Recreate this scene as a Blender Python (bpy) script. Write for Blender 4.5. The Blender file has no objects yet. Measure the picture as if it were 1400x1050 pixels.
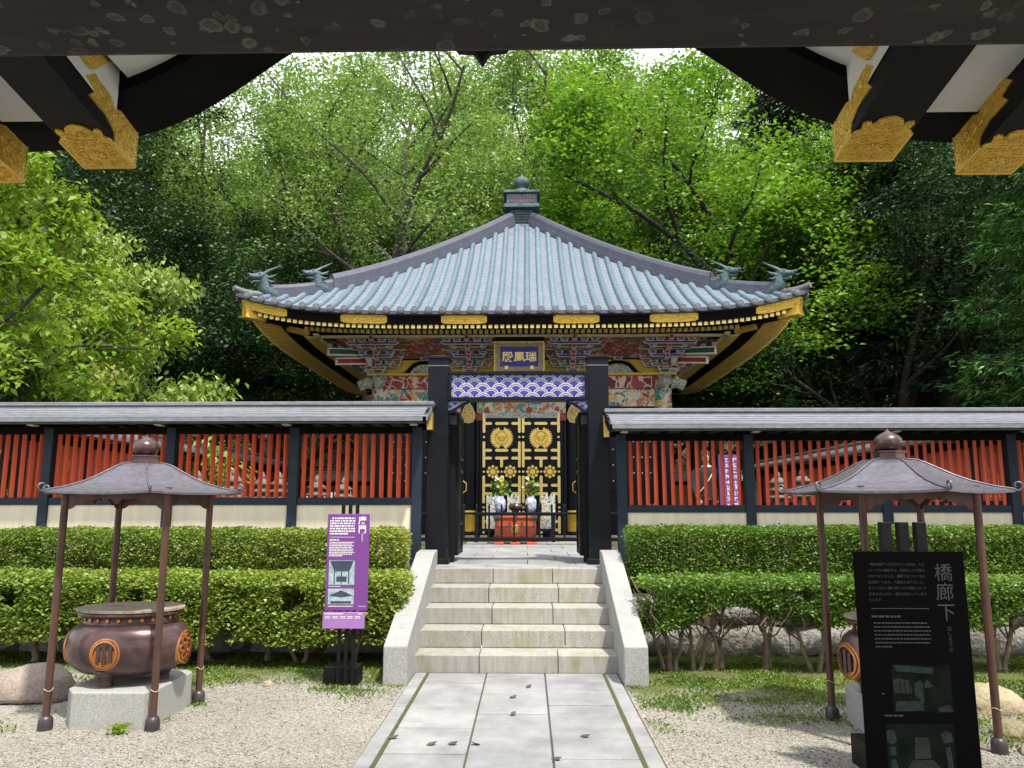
import bpy, math, random
import numpy as np
from mathutils import Vector, Matrix
R = math.radians
PI = math.pi
SC = bpy.context.scene
COL = SC.collection

# ------------------------------------------------------------------ camera
cam_d = bpy.data.cameras.new('camera')
cam_d.sensor_width = 36.0
cam_d.lens = 27.0
cam_d.clip_start = 0.05
cam_d.clip_end = 2000
cam = bpy.data.objects.new('camera', cam_d)
cam.location = (0.14, 0.0, 1.48)
cam.rotation_euler = (R(90 + 8.93), 0, R(1.186))
COL.objects.link(cam)
SC.camera = cam

# ------------------------------------------------------------------ light
SUN_EL, SUN_DX, SUN_DY = R(63), 0.57, -0.82          # the sun stands behind the camera, to its right
world = bpy.data.worlds.new('World')
SC.world = world
world.use_nodes = True
wn = world.node_tree
wn.nodes.clear()
sky = wn.nodes.new('ShaderNodeTexSky')
sky.sky_type = 'NISHITA'
sky.sun_disc = False
sky.sun_elevation = SUN_EL
sky.sun_rotation = math.atan2(SUN_DX, SUN_DY)
sky.air_density = 1.0
sky.dust_density = 4.0
sky.ozone_density = 1.0
bg = wn.nodes.new('ShaderNodeBackground')
bg.inputs['Strength'].default_value = 0.12
wo = wn.nodes.new('ShaderNodeOutputWorld')
wn.links.new(sky.outputs[0], bg.inputs[0])
wtc = wn.nodes.new('ShaderNodeTexCoord')                      # bright broken cloud over the blue
wnz = wn.nodes.new('ShaderNodeTexNoise')
wnz.inputs['Scale'].default_value = 2.1
wnz.inputs['Detail'].default_value = 6
wn.links.new(wtc.outputs['Generated'], wnz.inputs['Vector'])
wrp = wn.nodes.new('ShaderNodeValToRGB')
wrp.color_ramp.elements[0].position = .34
wrp.color_ramp.elements[1].position = .52
wn.links.new(wnz.outputs[0], wrp.inputs[0])
cbg = wn.nodes.new('ShaderNodeBackground')
cbg.inputs[0].default_value = (.93, .96, 1.0, 1)
cbg.inputs[1].default_value = 1.0
wmx = wn.nodes.new('ShaderNodeMixShader')
wn.links.new(wrp.outputs[0], wmx.inputs[0])
wn.links.new(bg.outputs[0], wmx.inputs[1])
wn.links.new(cbg.outputs[0], wmx.inputs[2])
wn.links.new(wmx.outputs[0], wo.inputs[0])
sun_d = bpy.data.lights.new('sun', 'SUN')
sun_d.energy = 3.5
sun_d.angle = R(2.5)
sun_d.color = (1.0, 0.95, 0.86)
sun = bpy.data.objects.new('sun', sun_d)
sdir = Vector((SUN_DX * math.cos(SUN_EL), SUN_DY * math.cos(SUN_EL), math.sin(SUN_EL)))
sun.rotation_euler = sdir.to_track_quat('Z', 'Y').to_euler()
sun.location = sdir * 60
COL.objects.link(sun)
SC.view_settings.view_transform = 'Standard'
SC.view_settings.look = 'None'
SC.view_settings.exposure = 0.9
SC.view_settings.gamma = 1.0
SC.cycles.max_bounces = 8
SC.cycles.diffuse_bounces = 4
SC.cycles.glossy_bounces = 3
SC.cycles.transmission_bounces = 4
SC.cycles.transparent_max_bounces = 8
SC.cycles.sample_clamp_indirect = 6.0

# ------------------------------------------------------------------ materials
def nodes_of(name):
    m = bpy.data.materials.new(name)
    m.use_nodes = True
    nt = m.node_tree
    nt.nodes.clear()
    out = nt.nodes.new('ShaderNodeOutputMaterial')
    p = nt.nodes.new('ShaderNodeBsdfPrincipled')
    nt.links.new(p.outputs[0], out.inputs[0])
    return m, nt, p, out

def ramp(nt, fac, stops, interp='LINEAR'):
    r = nt.nodes.new('ShaderNodeValToRGB')
    r.color_ramp.interpolation = interp
    e = r.color_ramp.elements
    while len(e) < len(stops):
        e.new(0.5)
    for i, (pos, c) in enumerate(stops):
        e[i].position = pos
        e[i].color = (c[0], c[1], c[2], 1)
    nt.links.new(fac, r.inputs[0])
    return r.outputs[0]

def coord(nt, scale=(1, 1, 1)):
    tc = nt.nodes.new('ShaderNodeTexCoord')
    mp = nt.nodes.new('ShaderNodeMapping')
    mp.inputs['Scale'].default_value = scale
    nt.links.new(tc.outputs['Object'], mp.inputs[0])
    return mp.outputs[0]

def noise(nt, vec, scale, detail=5, rough=0.6):
    n = nt.nodes.new('ShaderNodeTexNoise')
    n.inputs['Scale'].default_value = scale
    n.inputs['Detail'].default_value = detail
    n.inputs['Roughness'].default_value = rough
    nt.links.new(vec, n.inputs['Vector'])
    return n.outputs[0]

def mixc(nt, fac, a, b, mode='MIX'):
    m = nt.nodes.new('ShaderNodeMix')
    m.data_type = 'RGBA'
    m.blend_type = mode
    for sock, v in ((m.inputs[0], fac), (m.inputs[6], a), (m.inputs[7], b)):
        if hasattr(v, 'links') or hasattr(v, 'is_linked'):
            nt.links.new(v, sock)
        elif isinstance(v, (int, float)):
            sock.default_value = v
        else:
            sock.default_value = (v[0], v[1], v[2], 1)
    return m.outputs[2]

def bump(nt, p, h, strength, dist=0.01):
    b = nt.nodes.new('ShaderNodeBump')
    b.inputs['Strength'].default_value = strength
    b.inputs['Distance'].default_value = dist
    nt.links.new(h, b.inputs['Height'])
    nt.links.new(b.outputs[0], p.inputs['Normal'])

def pm(name, c1, c2=None, scale=6.0, rough=0.6, metal=0.0, bmp=0.0, bscale=60.0, bdist=0.004, stretch=(1, 1, 1), spec=0.5, fine=None):
    m, nt, p, out = nodes_of(name)
    c2 = c2 or tuple(x * 0.75 for x in c1)
    v = coord(nt, stretch)
    n = noise(nt, v, scale)
    c = ramp(nt, n, [(0.33, c1), (0.67, c2)])
    if fine:
        n3 = noise(nt, v, fine, 3)
        c = mixc(nt, 0.5, c, ramp(nt, n3, [(0.3, tuple(x * .45 for x in c1)), (0.7, tuple(min(1, x * 1.35) for x in c1))]))
    nt.links.new(c, p.inputs['Base Color'])
    rr = ramp(nt, n, [(0.3, (rough * .85,) * 3), (0.7, (min(1, rough * 1.2),) * 3)])
    nt.links.new(rr, p.inputs['Roughness'])
    p.inputs['Metallic'].default_value = metal
    p.inputs['Specular IOR Level'].default_value = spec
    if bmp:
        bump(nt, p, noise(nt, v, bscale, 4), bmp, bdist)
    return m

M = {}
M['black'] = pm('black_lacquer', (.0045, .006, .009), (.008, .010, .014), 3, .40, spec=.16, bmp=.06, bscale=9)
M['black_wood'] = pm('black_painted_wood', (.006, .0065, .0075), (.011, .0115, .013), 5, .5, spec=.14, bmp=.15, bscale=30, stretch=(1, 1, .2))
M['dark_eave'] = pm('dark_eave_wood', (.003, .003, .003), (.006, .0055, .005), 5, .6, spec=.06)
M['fence_post'] = pm('blue_black_paint', (.014, .022, .036), (.022, .031, .046), 4, .5, spec=.22)
M['vermilion'] = pm('vermilion_paint', (.72, .10, .032), (.56, .068, .022), 3, .5, bmp=.1, bscale=40, stretch=(1, 1, .15))
M['plaster'] = pm('cream_plaster', (.78, .70, .54), (.66, .58, .43), 2.2, .9, bmp=.05, bscale=30, stretch=(5, 5, .7))
M['white_plaster'] = pm('white_ceiling', (.78, .77, .75), (.70, .69, .67), 2, .85)
M['granite'] = pm('granite', (.36, .355, .335), (.28, .277, .26), 3, .8, bmp=.25, bscale=140, bdist=.002, fine=110)
M['granite_light'] = pm('pale_granite', (.34, .338, .33), (.25, .248, .24), 5, .75, bmp=.25, bscale=90, bdist=.003, fine=75)
M['soil'] = pm('dark_soil', (.06, .045, .03), (.10, .08, .05), 12, .95, bmp=.4, bscale=60)
M['rock'] = pm('brown_rock', (.30, .24, .20), (.19, .15, .13), 5, .85, bmp=.7, bscale=14, bdist=.03, fine=60)
M['rock_moss'] = pm('mossy_tan_rock', (.36, .29, .19), (.12, .13, .05), 4, .9, bmp=.7, bscale=12, bdist=.03, fine=50)
M['wall_stone'] = pm('rough_wall_stone', (.33, .31, .28), (.15, .14, .12), 3, .95, bmp=.9, bscale=16, bdist=.04, fine=45)
M['bronze'] = pm('brown_bronze', (.12, .070, .066), (.07, .05, .058), 4, .28, metal=.5, bmp=.06, bscale=30, fine=14)
M['bronze_leg'] = pm('reddish_bronze', (.135, .064, .042), (.075, .044, .038), 5, .45, metal=.45, stretch=(3, 3, 1))
M['bronze_roof'] = pm('lavender_bronze', (.15, .138, .168), (.10, .09, .115), 3, .36, metal=.45, fine=25)
M['foot_bronze'] = pm('dark_gray_bronze', (.075, .065, .068), (.05, .042, .045), 6, .4, metal=.4)
M['copper_crest'] = pm('polished_copper', (.62, .27, .09), (.44, .18, .07), 7, .35, metal=.75)
def mat_tile(name, c1, c2, course, line, isl_amt):
    m, nt, p, out = nodes_of(name)
    v = coord(nt)
    c = ramp(nt, noise(nt, v, 1.6, 5, .65), [(.33, c1), (.67, c2)])
    c = mixc(nt, .45, c, ramp(nt, noise(nt, v, 24, 3), [(.3, tuple(x * .6 for x in c1)), (.7, tuple(x * 1.3 for x in c1))]))
    streak = ramp(nt, noise(nt, coord(nt, (5, 5, .5)), 3, 4), [(.35, (.72, .72, .74)), (.62, (1.05, 1.05, 1.05))])
    c = mixc(nt, .6, c, streak, 'MULTIPLY')
    isl = nt.nodes.new('ShaderNodeNewGeometry').outputs['Random Per Island']
    c = mixc(nt, isl_amt, c, ramp(nt, isl, [(0, (.55, .6, .62)), (1, (1.15, 1.12, 1.1))]), 'MULTIPLY')
    sx = nt.nodes.new('ShaderNodeSeparateXYZ'); nt.links.new(v, sx.inputs[0])
    mu = nt.nodes.new('ShaderNodeMath'); mu.operation = 'MULTIPLY'; nt.links.new(sx.outputs[2], mu.inputs[0]); mu.inputs[1].default_value = course
    fr = nt.nodes.new('ShaderNodeMath'); fr.operation = 'FRACT'; nt.links.new(mu.outputs[0], fr.inputs[0])
    ln = ramp(nt, fr.outputs[0], [(0, (line,) * 3), (.10, (line,) * 3), (.16, (1, 1, 1))])
    c = mixc(nt, 1, c, ln, 'MULTIPLY')
    nt.links.new(c, p.inputs['Base Color'])
    p.inputs['Roughness'].default_value = .48; p.inputs['Metallic'].default_value = .1
    bump(nt, p, fr.outputs[0], .35, .012)
    return m
M['tile_flat'] = mat_tile('copper_flat_tile', (.185, .215, .27), (.145, .17, .22), 8.5, .72, 0)
M['tile_roll'] = mat_tile('verdigris_roll_tile', (.155, .225, .28), (.115, .17, .22), 8.5, .66, .6)
M['ridge'] = pm('weathered_ridge_copper', (.085, .09, .125), (.055, .06, .085), 4, .5, metal=.2, fine=30)
M['tile_end'] = pm('dark_tile_end', (.11, .11, .12), (.20, .19, .19), 60, .6, metal=.3)
M['patina'] = pm('green_copper_patina', (.085, .135, .145), (.05, .08, .095), 6, .5, metal=.2, bmp=.8, bscale=26, bdist=.03)
M['gray_wood'] = pm('silver_gray_shingle', (.19, .20, .22), (.12, .13, .145), 3, .65, bmp=.3, bscale=30, stretch=(.3, 1, 1), fine=30)
M['beam_side'] = pm('weathered_beam', (.05, .05, .05), (.03, .03, .03), 3, .7)
M['pale_metal'] = pm('pale_end_plate', (.62, .55, .36), (.5, .44, .3), 8, .5)
M['white_paint'] = pm('white_paint', (.78, .77, .74), (.7, .69, .66), 8, .6)
M['wave_white'] = pm('wave_white_paint', (.54, .54, .56), (.45, .45, .48), 8, .6)
M['red_paint'] = pm('deep_red_paint', (.33, .035, .025), (.26, .025, .02), 5, .5)
M['blue_paint'] = pm('ultramarine_paint', (.016, .022, .30), (.012, .016, .22), 14, .45)
M['violet_paint'] = pm('violet_wave_blue', (.045, .032, .34), (.028, .022, .23), 20, .5)
M['slate_paint'] = pm('dark_blue_gray_paint', (.10, .13, .17), (.07, .09, .12), 14, .5)
M['green_paint'] = pm('dark_green_paint', (.02, .11, .06), (.015, .085, .045), 10, .5)
M['yellow_paint'] = pm('mustard_yellow', (.62, .42, .02), (.52, .34, .015), 10, .5)
M['orange_lacquer'] = pm('orange_red_lacquer', (.50, .085, .02), (.40, .06, .015), 4, .3)
M['purple'] = pm('purple_sign_board', (.17, .045, .24), (.155, .04, .22), 3, .45)
M['purple_light'] = pm('light_purple_sign_strip', (.33, .16, .43), (.31, .15, .41), 3, .45)
M['sign_black'] = pm('black_sign_board', (.0015, .0015, .0018), (.0025, .0025, .0025), 3, .6, spec=.03)  # near-black: shade on the board face is put into the colour
M['bracket_edge'] = pm('pale_bracket_outline', (.50, .47, .44), (.42, .40, .38), 10, .6)
M['sign_gray'] = pm('shade_dimmed_print', (.05, .053, .05), (.035, .038, .035), 8, .7, spec=.04)  # white print dimmed to gray, the board's shade put into its colour
M['photo_gray'] = pm('gray_photo_print', (.022, .029, .025), (.009, .013, .011), 9, .6, fine=40, spec=.04)
M['photo_dark'] = pm('dark_photo_print', (.002, .003, .0025), (.006, .009, .007), 12, .6, spec=.04)
M['photo_blue'] = pm('blue_gray_photo_print', (.42, .52, .56), (.10, .14, .18), 16, .5, fine=60)
M['photo_navy'] = pm('navy_photo_print', (.05, .07, .10), (.02, .03, .05), 12, .5)
M['iron'] = pm('black_iron', (.006, .006, .0065), (.010, .010, .010), 8, .5, spec=.15)
M['lid_wood'] = pm('weathered_board', (.34, .28, .20), (.10, .095, .09), 4, .8, stretch=(1, 6, 1), fine=20)
M['bark'] = pm('gray_brown_bark', (.10, .085, .07), (.05, .042, .035), 6, .95, bmp=.8, bscale=30, bdist=.03, stretch=(1, 1, .3))
M['bark_dark'] = pm('dark_bark', (.04, .032, .026), (.02, .016, .013), 6, .95, bmp=.8, bscale=30, bdist=.03, stretch=(1, 1, .3))
M['hedge_stem'] = pm('hedge_stem_bark', (.13, .085, .055), (.25, .20, .15), 14, .9, bmp=.5, bscale=60)
M['porcelain'] = pm('blue_white_porcelain', (.70, .72, .76), (.16, .22, .45), 26, .2)
M['skin'] = pm('skin', (.55, .33, .24), (.5, .3, .22), 6, .6)
M['hair'] = pm('reddish_brown_hair', (.07, .028, .02), (.045, .018, .014), 20, .5)
M['cloth_black'] = pm('black_cloth', (.012, .013, .018), (.02, .02, .026), 10, .9)
M['banner_purple'] = pm('purple_banner', (.13, .05, .30), (.11, .04, .25), 4, .7)
M['flower_white'] = pm('white_petal', (.80, .78, .66), (.72, .7, .55), 20, .7)
M['flower_yellow'] = pm('yellow_petal', (.75, .58, .03), (.65, .48, .03), 20, .7)
M['flower_red'] = pm('red_petal', (.62, .04, .03), (.45, .03, .02), 20, .7)
M['moss'] = pm('joint_moss', (.075, .08, .018), (.05, .05, .015), 20, .95, bmp=.5, bscale=90)
M['brown_leaf'] = pm('dry_leaf', (.10, .075, .055), (.05, .04, .035), 25, .8)
M['yellow_leaf'] = pm('yellowed_leaf', (.62, .44, .06), (.55, .36, .05), 25, .7)

def gold(name, c1, c2, bmp=.0, bscale=30, metal=.55, rough=.36):
    m, nt, p, out = nodes_of(name)
    v = coord(nt)
    c = ramp(nt, noise(nt, v, 9), [(0.3, c1), (0.7, c2)])
    p.inputs['Metallic'].default_value = metal
    p.inputs['Roughness'].default_value = rough
    if bmp:                                                # engraved arabesque: wavy rings as relief
        w = nt.nodes.new('ShaderNodeTexWave')
        w.wave_type = 'RINGS'
        w.inputs['Scale'].default_value = bscale
        w.inputs['Distortion'].default_value = 9
        w.inputs['Detail'].default_value = 2
        w.inputs['Detail Scale'].default_value = 2.2
        nt.links.new(v, w.inputs[0])
        c = mixc(nt, ramp(nt, w.outputs[1], [(0.02, (.8, .8, .8)), (0.22, (0, 0, 0))]), c, tuple(x * .5 for x in c2))
        bump(nt, p, w.outputs[1], bmp, .008)
    nt.links.new(c, p.inputs['Base Color'])
    return m
M['gold'] = gold('gilt_metal', (.88, .62, .16), (.74, .48, .09))
M['gold_engraved'] = gold('engraved_gilt_metal', (.92, .62, .11), (.80, .48, .06), .35, 30, .6, .32)
M['gold_small'] = gold('finely_engraved_gilt', (.88, .60, .10), (.76, .48, .06), .7, 11)
M['gold_pale'] = gold('pale_gilt', (.92, .72, .28), (.82, .60, .18), metal=.35)

def mat_slabs():
    m, nt, p, out = nodes_of('pale_paving_stone')
    v = coord(nt)
    isl = nt.nodes.new('ShaderNodeNewGeometry').outputs['Random Per Island']
    base = ramp(nt, isl, [(0.0, (.27, .275, .285)), (1.0, (.34, .34, .337))])
    st = ramp(nt, noise(nt, v, 2.4, 6, .65), [(0.33, (.62, .62, .64)), (0.64, (1.04, 1.04, 1.03))])
    sp = ramp(nt, noise(nt, v, 220, 2), [(0.35, (.8, .8, .8)), (0.65, (1.05, 1.05, 1.05))])
    c = mixc(nt, 1.0, mixc(nt, 1.0, base, st, 'MULTIPLY'), sp, 'MULTIPLY')
    nt.links.new(c, p.inputs['Base Color'])
    p.inputs['Roughness'].default_value = .7
    bump(nt, p, noise(nt, v, 90, 4), .2, .003)
    return m
M['slab'] = mat_slabs()

def mat_steps():
    m, nt, p, out = nodes_of('stained_step_granite')
    v = coord(nt)
    isl = nt.nodes.new('ShaderNodeNewGeometry').outputs['Random Per Island']
    base = ramp(nt, isl, [(0.0, (.32, .315, .29)), (1.0, (.41, .40, .37))])
    streak = ramp(nt, noise(nt, coord(nt, (9, 9, 1.2)), 2.2, 5, .7), [(0.38, (.62, .55, .42)), (0.6, (1, 1, 1))])
    mossy = ramp(nt, noise(nt, v, 3.1, 5), [(0.52, (1, 1, 1)), (0.72, (.80, .82, .60))])
    sp = ramp(nt, noise(nt, v, 190, 2), [(0.35, (.6, .6, .6)), (0.65, (1.15, 1.15, 1.15))])
    c = mixc(nt, 1, mixc(nt, 1, mixc(nt, .5, base, streak, 'MULTIPLY'), mossy, 'MULTIPLY'), sp, 'MULTIPLY')
    nt.links.new(c, p.inputs['Base Color'])
    p.inputs['Roughness'].default_value = .8
    bump(nt, p, noise(nt, v, 130, 4), .35, .003)
    return m
M['step'] = mat_steps()

def mat_ground():
    m, nt, p, out = nodes_of('gravel_and_moss')
    v = coord(nt)
    vo = nt.nodes.new('ShaderNodeTexVoronoi')
    vo.inputs['Scale'].default_value = 85
    nt.links.new(v, vo.inputs[0])
    sep = nt.nodes.new('ShaderNodeSeparateColor')
    nt.links.new(vo.outputs['Color'], sep.inputs[0])
    gr = ramp(nt, sep.outputs[0], [(0, (.17, .15, .12)), (.45, (.29, .275, .245)), (.8, (.38, .36, .32)), (1, (.24, .225, .215))])
    big = ramp(nt, noise(nt, v, .9, 4), [(0.3, (.78, .76, .70)), (0.7, (1.06, 1.05, 1.02))])
    gr = mixc(nt, 1, gr, big, 'MULTIPLY')
    sx = nt.nodes.new('ShaderNodeSeparateXYZ')
    nt.links.new(v, sx.inputs[0])
    ma = nt.nodes.new('ShaderNodeMath'); ma.operation = 'MULTIPLY_ADD'     # the moss strip below the hedges, wider on the right
    nt.links.new(sx.outputs[0], ma.inputs[0]); ma.inputs[1].default_value = .16
    nt.links.new(sx.outputs[1], ma.inputs[2])
    mb = nt.nodes.new('ShaderNodeMath'); mb.operation = 'MULTIPLY_ADD'
    nt.links.new(noise(nt, v, 2.2, 5), mb.inputs[0]); mb.inputs[1].default_value = 1.5
    nt.links.new(ma.outputs[0], mb.inputs[2])
    mr = nt.nodes.new('ShaderNodeMapRange')
    nt.links.new(mb.outputs[0], mr.inputs[0])
    mr.inputs[1].default_value = 7.15; mr.inputs[2].default_value = 7.65
    mo = ramp(nt, noise(nt, v, 14, 6), [(.3, (.055, .075, .015)), (.55, (.10, .115, .03)), (.75, (.15, .12, .06))])
    c = mixc(nt, mr.outputs[0], gr, mo)
    nt.links.new(c, p.inputs['Base Color'])
    p.inputs['Roughness'].default_value = .95
    bump(nt, p, vo.outputs['Distance'], .8, -.008)
    return m
M['ground'] = mat_ground()
M['forest_floor'] = pm('forest_floor', (.05, .06, .022), (.10, .08, .045), 3, .95, bmp=.5, bscale=20, fine=25)

def mat_pebble():
    m, nt, p, out = nodes_of('pebbles')
    isl = nt.nodes.new('ShaderNodeNewGeometry').outputs['Random Per Island']
    c = ramp(nt, isl, [(0, (.11, .105, .10)), (.3, (.26, .25, .235)), (.6, (.36, .35, .325)), (.85, (.48, .465, .44)), (1, (.31, .28, .23))])
    nt.links.new(c, p.inputs['Base Color'])
    p.inputs['Roughness'].default_value = .85
    return m
M['pebble'] = mat_pebble()

def mat_leaf(name, stops, transl=.35, rough=.45, tcol=None):
    m = bpy.data.materials.new(name)
    m.use_nodes = True
    nt = m.node_tree
    nt.nodes.clear()
    out = nt.nodes.new('ShaderNodeOutputMaterial')
    isl = nt.nodes.new('ShaderNodeNewGeometry').outputs['Random Per Island']
    v = coord(nt)
    n = noise(nt, v, .55, 3)
    ad = nt.nodes.new('ShaderNodeMath'); ad.operation = 'MULTIPLY_ADD'
    nt.links.new(n, ad.inputs[0]); ad.inputs[1].default_value = .9; 
    sb = nt.nodes.new('ShaderNodeMath'); sb.operation = 'MULTIPLY_ADD'
    nt.links.new(isl, sb.inputs[0]); sb.inputs[1].default_value = .55; sb.inputs[2].default_value = -.22
    nt.links.new(sb.outputs[0], ad.inputs[2])
    c = ramp(nt, ad.outputs[0], stops)
    pr = nt.nodes.new('ShaderNodeBsdfPrincipled')
    pr.inputs['Roughness'].default_value = rough
    pr.inputs['Specular IOR Level'].default_value = .35
    nt.links.new(c, pr.inputs['Base Color'])
    tr = nt.nodes.new('ShaderNodeBsdfTranslucent')
    tc = mixc(nt, 1.0, c, tcol or (1.25, 1.15, .55), 'MULTIPLY')
    nt.links.new(tc, tr.inputs[0])
    mx = nt.nodes.new('ShaderNodeMixShader')
    mx.inputs[0].default_value = transl
    nt.links.new(pr.outputs[0], mx.inputs[1])
    nt.links.new(tr.outputs[0], mx.inputs[2])
    nt.links.new(mx.outputs[0], out.inputs[0])
    return m
M['leaf_cherry'] = mat_leaf('cherry_leaves', [(.15, (.08, .18, .03)), (.45, (.165, .30, .07)), (.7, (.27, .41, .13)), (.9, (.38, .47, .22))])
M['leaf_maple'] = mat_leaf('maple_leaves', [(.15, (.05, .14, .016)), (.45, (.12, .27, .025)), (.8, (.24, .41, .045))])
M['leaf_droop'] = mat_leaf('pale_drooping_leaves', [(.15, (.11, .19, .035)), (.45, (.21, .32, .06)), (.75, (.33, .42, .11)), (.95, (.42, .30, .12))])
M['leaf_near'] = mat_leaf('large_fresh_leaves', [(.15, (.10, .20, .018)), (.5, (.20, .34, .03)), (.85, (.31, .43, .07))], .45)
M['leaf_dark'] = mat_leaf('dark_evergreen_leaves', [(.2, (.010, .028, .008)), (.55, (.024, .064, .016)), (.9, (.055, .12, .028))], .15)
M['needle'] = mat_leaf('shade_darkened_needles', [(.2, (.006, .017, .008)), (.55, (.013, .036, .013)), (.9, (.026, .062, .02))], .1)  # cedar green darkened: shade among the trees is put into the colour
M['needle_fresh'] = mat_leaf('fresh_conifer_needles', [(.2, (.03, .09, .018)), (.55, (.055, .16, .028)), (.9, (.10, .23, .045))], .2)
M['leaf_hedge'] = mat_leaf('hedge_leaves', [(.15, (.07, .13, .02)), (.45, (.16, .25, .035)), (.75, (.28, .36, .06)), (.95, (.38, .36, .09))], .3, .4)
M['leaf_hedge_green'] = mat_leaf('green_hedge_leaves', [(.15, (.05, .11, .016)), (.5, (.12, .23, .03)), (.85, (.22, .33, .055))], .3, .4)
M['grass'] = mat_leaf('short_grass', [(.15, (.06, .11, .015)), (.5, (.11, .19, .025)), (.85, (.22, .27, .05))], .3)

def mat_carving(name, scale, pal, edge=(.72, .68, .56), stretch=(1, 1, 1), ew=.07, rough=.5):
    m, nt, p, out = nodes_of(name)
    v0 = coord(nt, stretch)
    nz = nt.nodes.new('ShaderNodeTexNoise')
    nz.inputs['Scale'].default_value = scale * .5
    nt.links.new(v0, nz.inputs['Vector'])
    v = mixc(nt, .25, v0, nz.outputs['Color'], 'LINEAR_LIGHT')
    vo = nt.nodes.new('ShaderNodeTexVoronoi'); vo.inputs['Scale'].default_value = scale
    nt.links.new(v, vo.inputs[0])
    ve = nt.nodes.new('ShaderNodeTexVoronoi'); ve.feature = 'DISTANCE_TO_EDGE'; ve.inputs['Scale'].default_value = scale
    nt.links.new(v, ve.inputs[0])
    sep = nt.nodes.new('ShaderNodeSeparateColor')
    nt.links.new(vo.outputs['Color'], sep.inputs[0])
    n = len(pal)
    c = ramp(nt, sep.outputs[0], [(i / n, pal[i]) for i in range(n)], 'CONSTANT')
    f = ramp(nt, ve.outputs[0], [(ew * .5, (1, 1, 1)), (ew, (0, 0, 0))])
    c = mixc(nt, f, c, edge)
    nt.links.new(c, p.inputs['Base Color'])
    p.inputs['Roughness'].default_value = rough
    bump(nt, p, ve.outputs[0], .8, .03)
    return m
PAL = [(.30, .03, .02), (.05, .22, .16), (.60, .36, .05), (.05, .13, .34), (.55, .50, .38), (.42, .14, .05), (.10, .26, .22), (.62, .55, .42)]
M['carving'] = mat_carving('painted_carving', 8.5, PAL, (.55, .50, .40), ew=.075)
M['carving_cloud'] = mat_carving('cloud_carving', 16, [(.42, .43, .42), (.30, .33, .33), (.5, .5, .48), (.20, .24, .26)], (.62, .62, .6))
M['carving_red'] = mat_carving('red_lozenge_carving', 5.5, [(.20, .015, .012), (.26, .02, .016), (.12, .012, .012), (.30, .03, .02)], (.62, .42, .34), (1, 1, .8), .09)
M['carving_red_cloud'] = mat_carving('red_cloud_carving', 9, [(.25, .025, .018), (.20, .02, .02), (.34, .30, .27), (.27, .03, .02), (.05, .06, .09)], (.42, .26, .20), (1, 1, 2), .05)
M['carving_white'] = mat_carving('white_green_carving', 22, [(.62, .62, .56), (.10, .26, .20), (.5, .45, .3), (.05, .06, .06), (.66, .66, .62)], (.7, .7, .66))
M['carving_gold'] = mat_carving('gilt_carving', 20, [(.62, .42, .08), (.50, .30, .05), (.34, .2, .03), (.70, .5, .14)], (.85, .7, .36))
M['board_frame'] = mat_carving('board_frame_carving', 30, [(.40, .30, .16), (.30, .16, .10), (.5, .4, .22), (.22, .14, .12)], (.72, .6, .34))

def mat_lichen():
    m, nt, p, out = nodes_of('lichen_spotted_beam')
    v = coord(nt)
    base = ramp(nt, noise(nt, coord(nt, (.5, 3, 3)), 5), [(.3, (.018, .015, .0145)), (.7, (.036, .030, .028))])
    nz = nt.nodes.new('ShaderNodeTexNoise'); nz.inputs['Scale'].default_value = 30
    nt.links.new(v, nz.inputs['Vector'])
    dv = mixc(nt, .018, v, nz.outputs['Color'], 'LINEAR_LIGHT')
    prev = base
    for sc, thr, seedoff in ((13, .42, 0), (21, .48, 3.3)):
        mp = nt.nodes.new('ShaderNodeMapping'); mp.inputs['Location'].default_value = (seedoff, seedoff, seedoff)
        nt.links.new(dv, mp.inputs[0])
        vo = nt.nodes.new('ShaderNodeTexVoronoi'); vo.inputs['Scale'].default_value = sc
        nt.links.new(mp.outputs[0], vo.inputs[0])
        ring = ramp(nt, vo.outputs['Distance'], [(0.0, (.5,) * 3), (.16, (.3,) * 3), (.27, (1,) * 3), (.33, (0, 0, 0))])
        sep = nt.nodes.new('ShaderNodeSeparateColor'); nt.links.new(vo.outputs['Color'], sep.inputs[0])
        pick = ramp(nt, sep.outputs[1], [(1 - thr, (0, 0, 0)), (1 - thr + .02, (1, 1, 1))])
        lo = ramp(nt, noise(nt, v, 3.5, 2), [(.40, (0, 0, 0)), (.56, (1, 1, 1))])
        f = mixc(nt, 1, mixc(nt, 1, ring, pick, 'MULTIPLY'), lo, 'MULTIPLY')
        f = mixc(nt, 1, f, (.62, .62, .62), 'MULTIPLY')
        prev = mixc(nt, f, prev, (.24, .21, .195))
    nt.links.new(prev, p.inputs['Base Color'])
    p.inputs['Roughness'].default_value = .75
    bump(nt, p, noise(nt, coord(nt, (.3, 3, 3)), 30), .2, .004)
    return m
M['lichen'] = mat_lichen()

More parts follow.
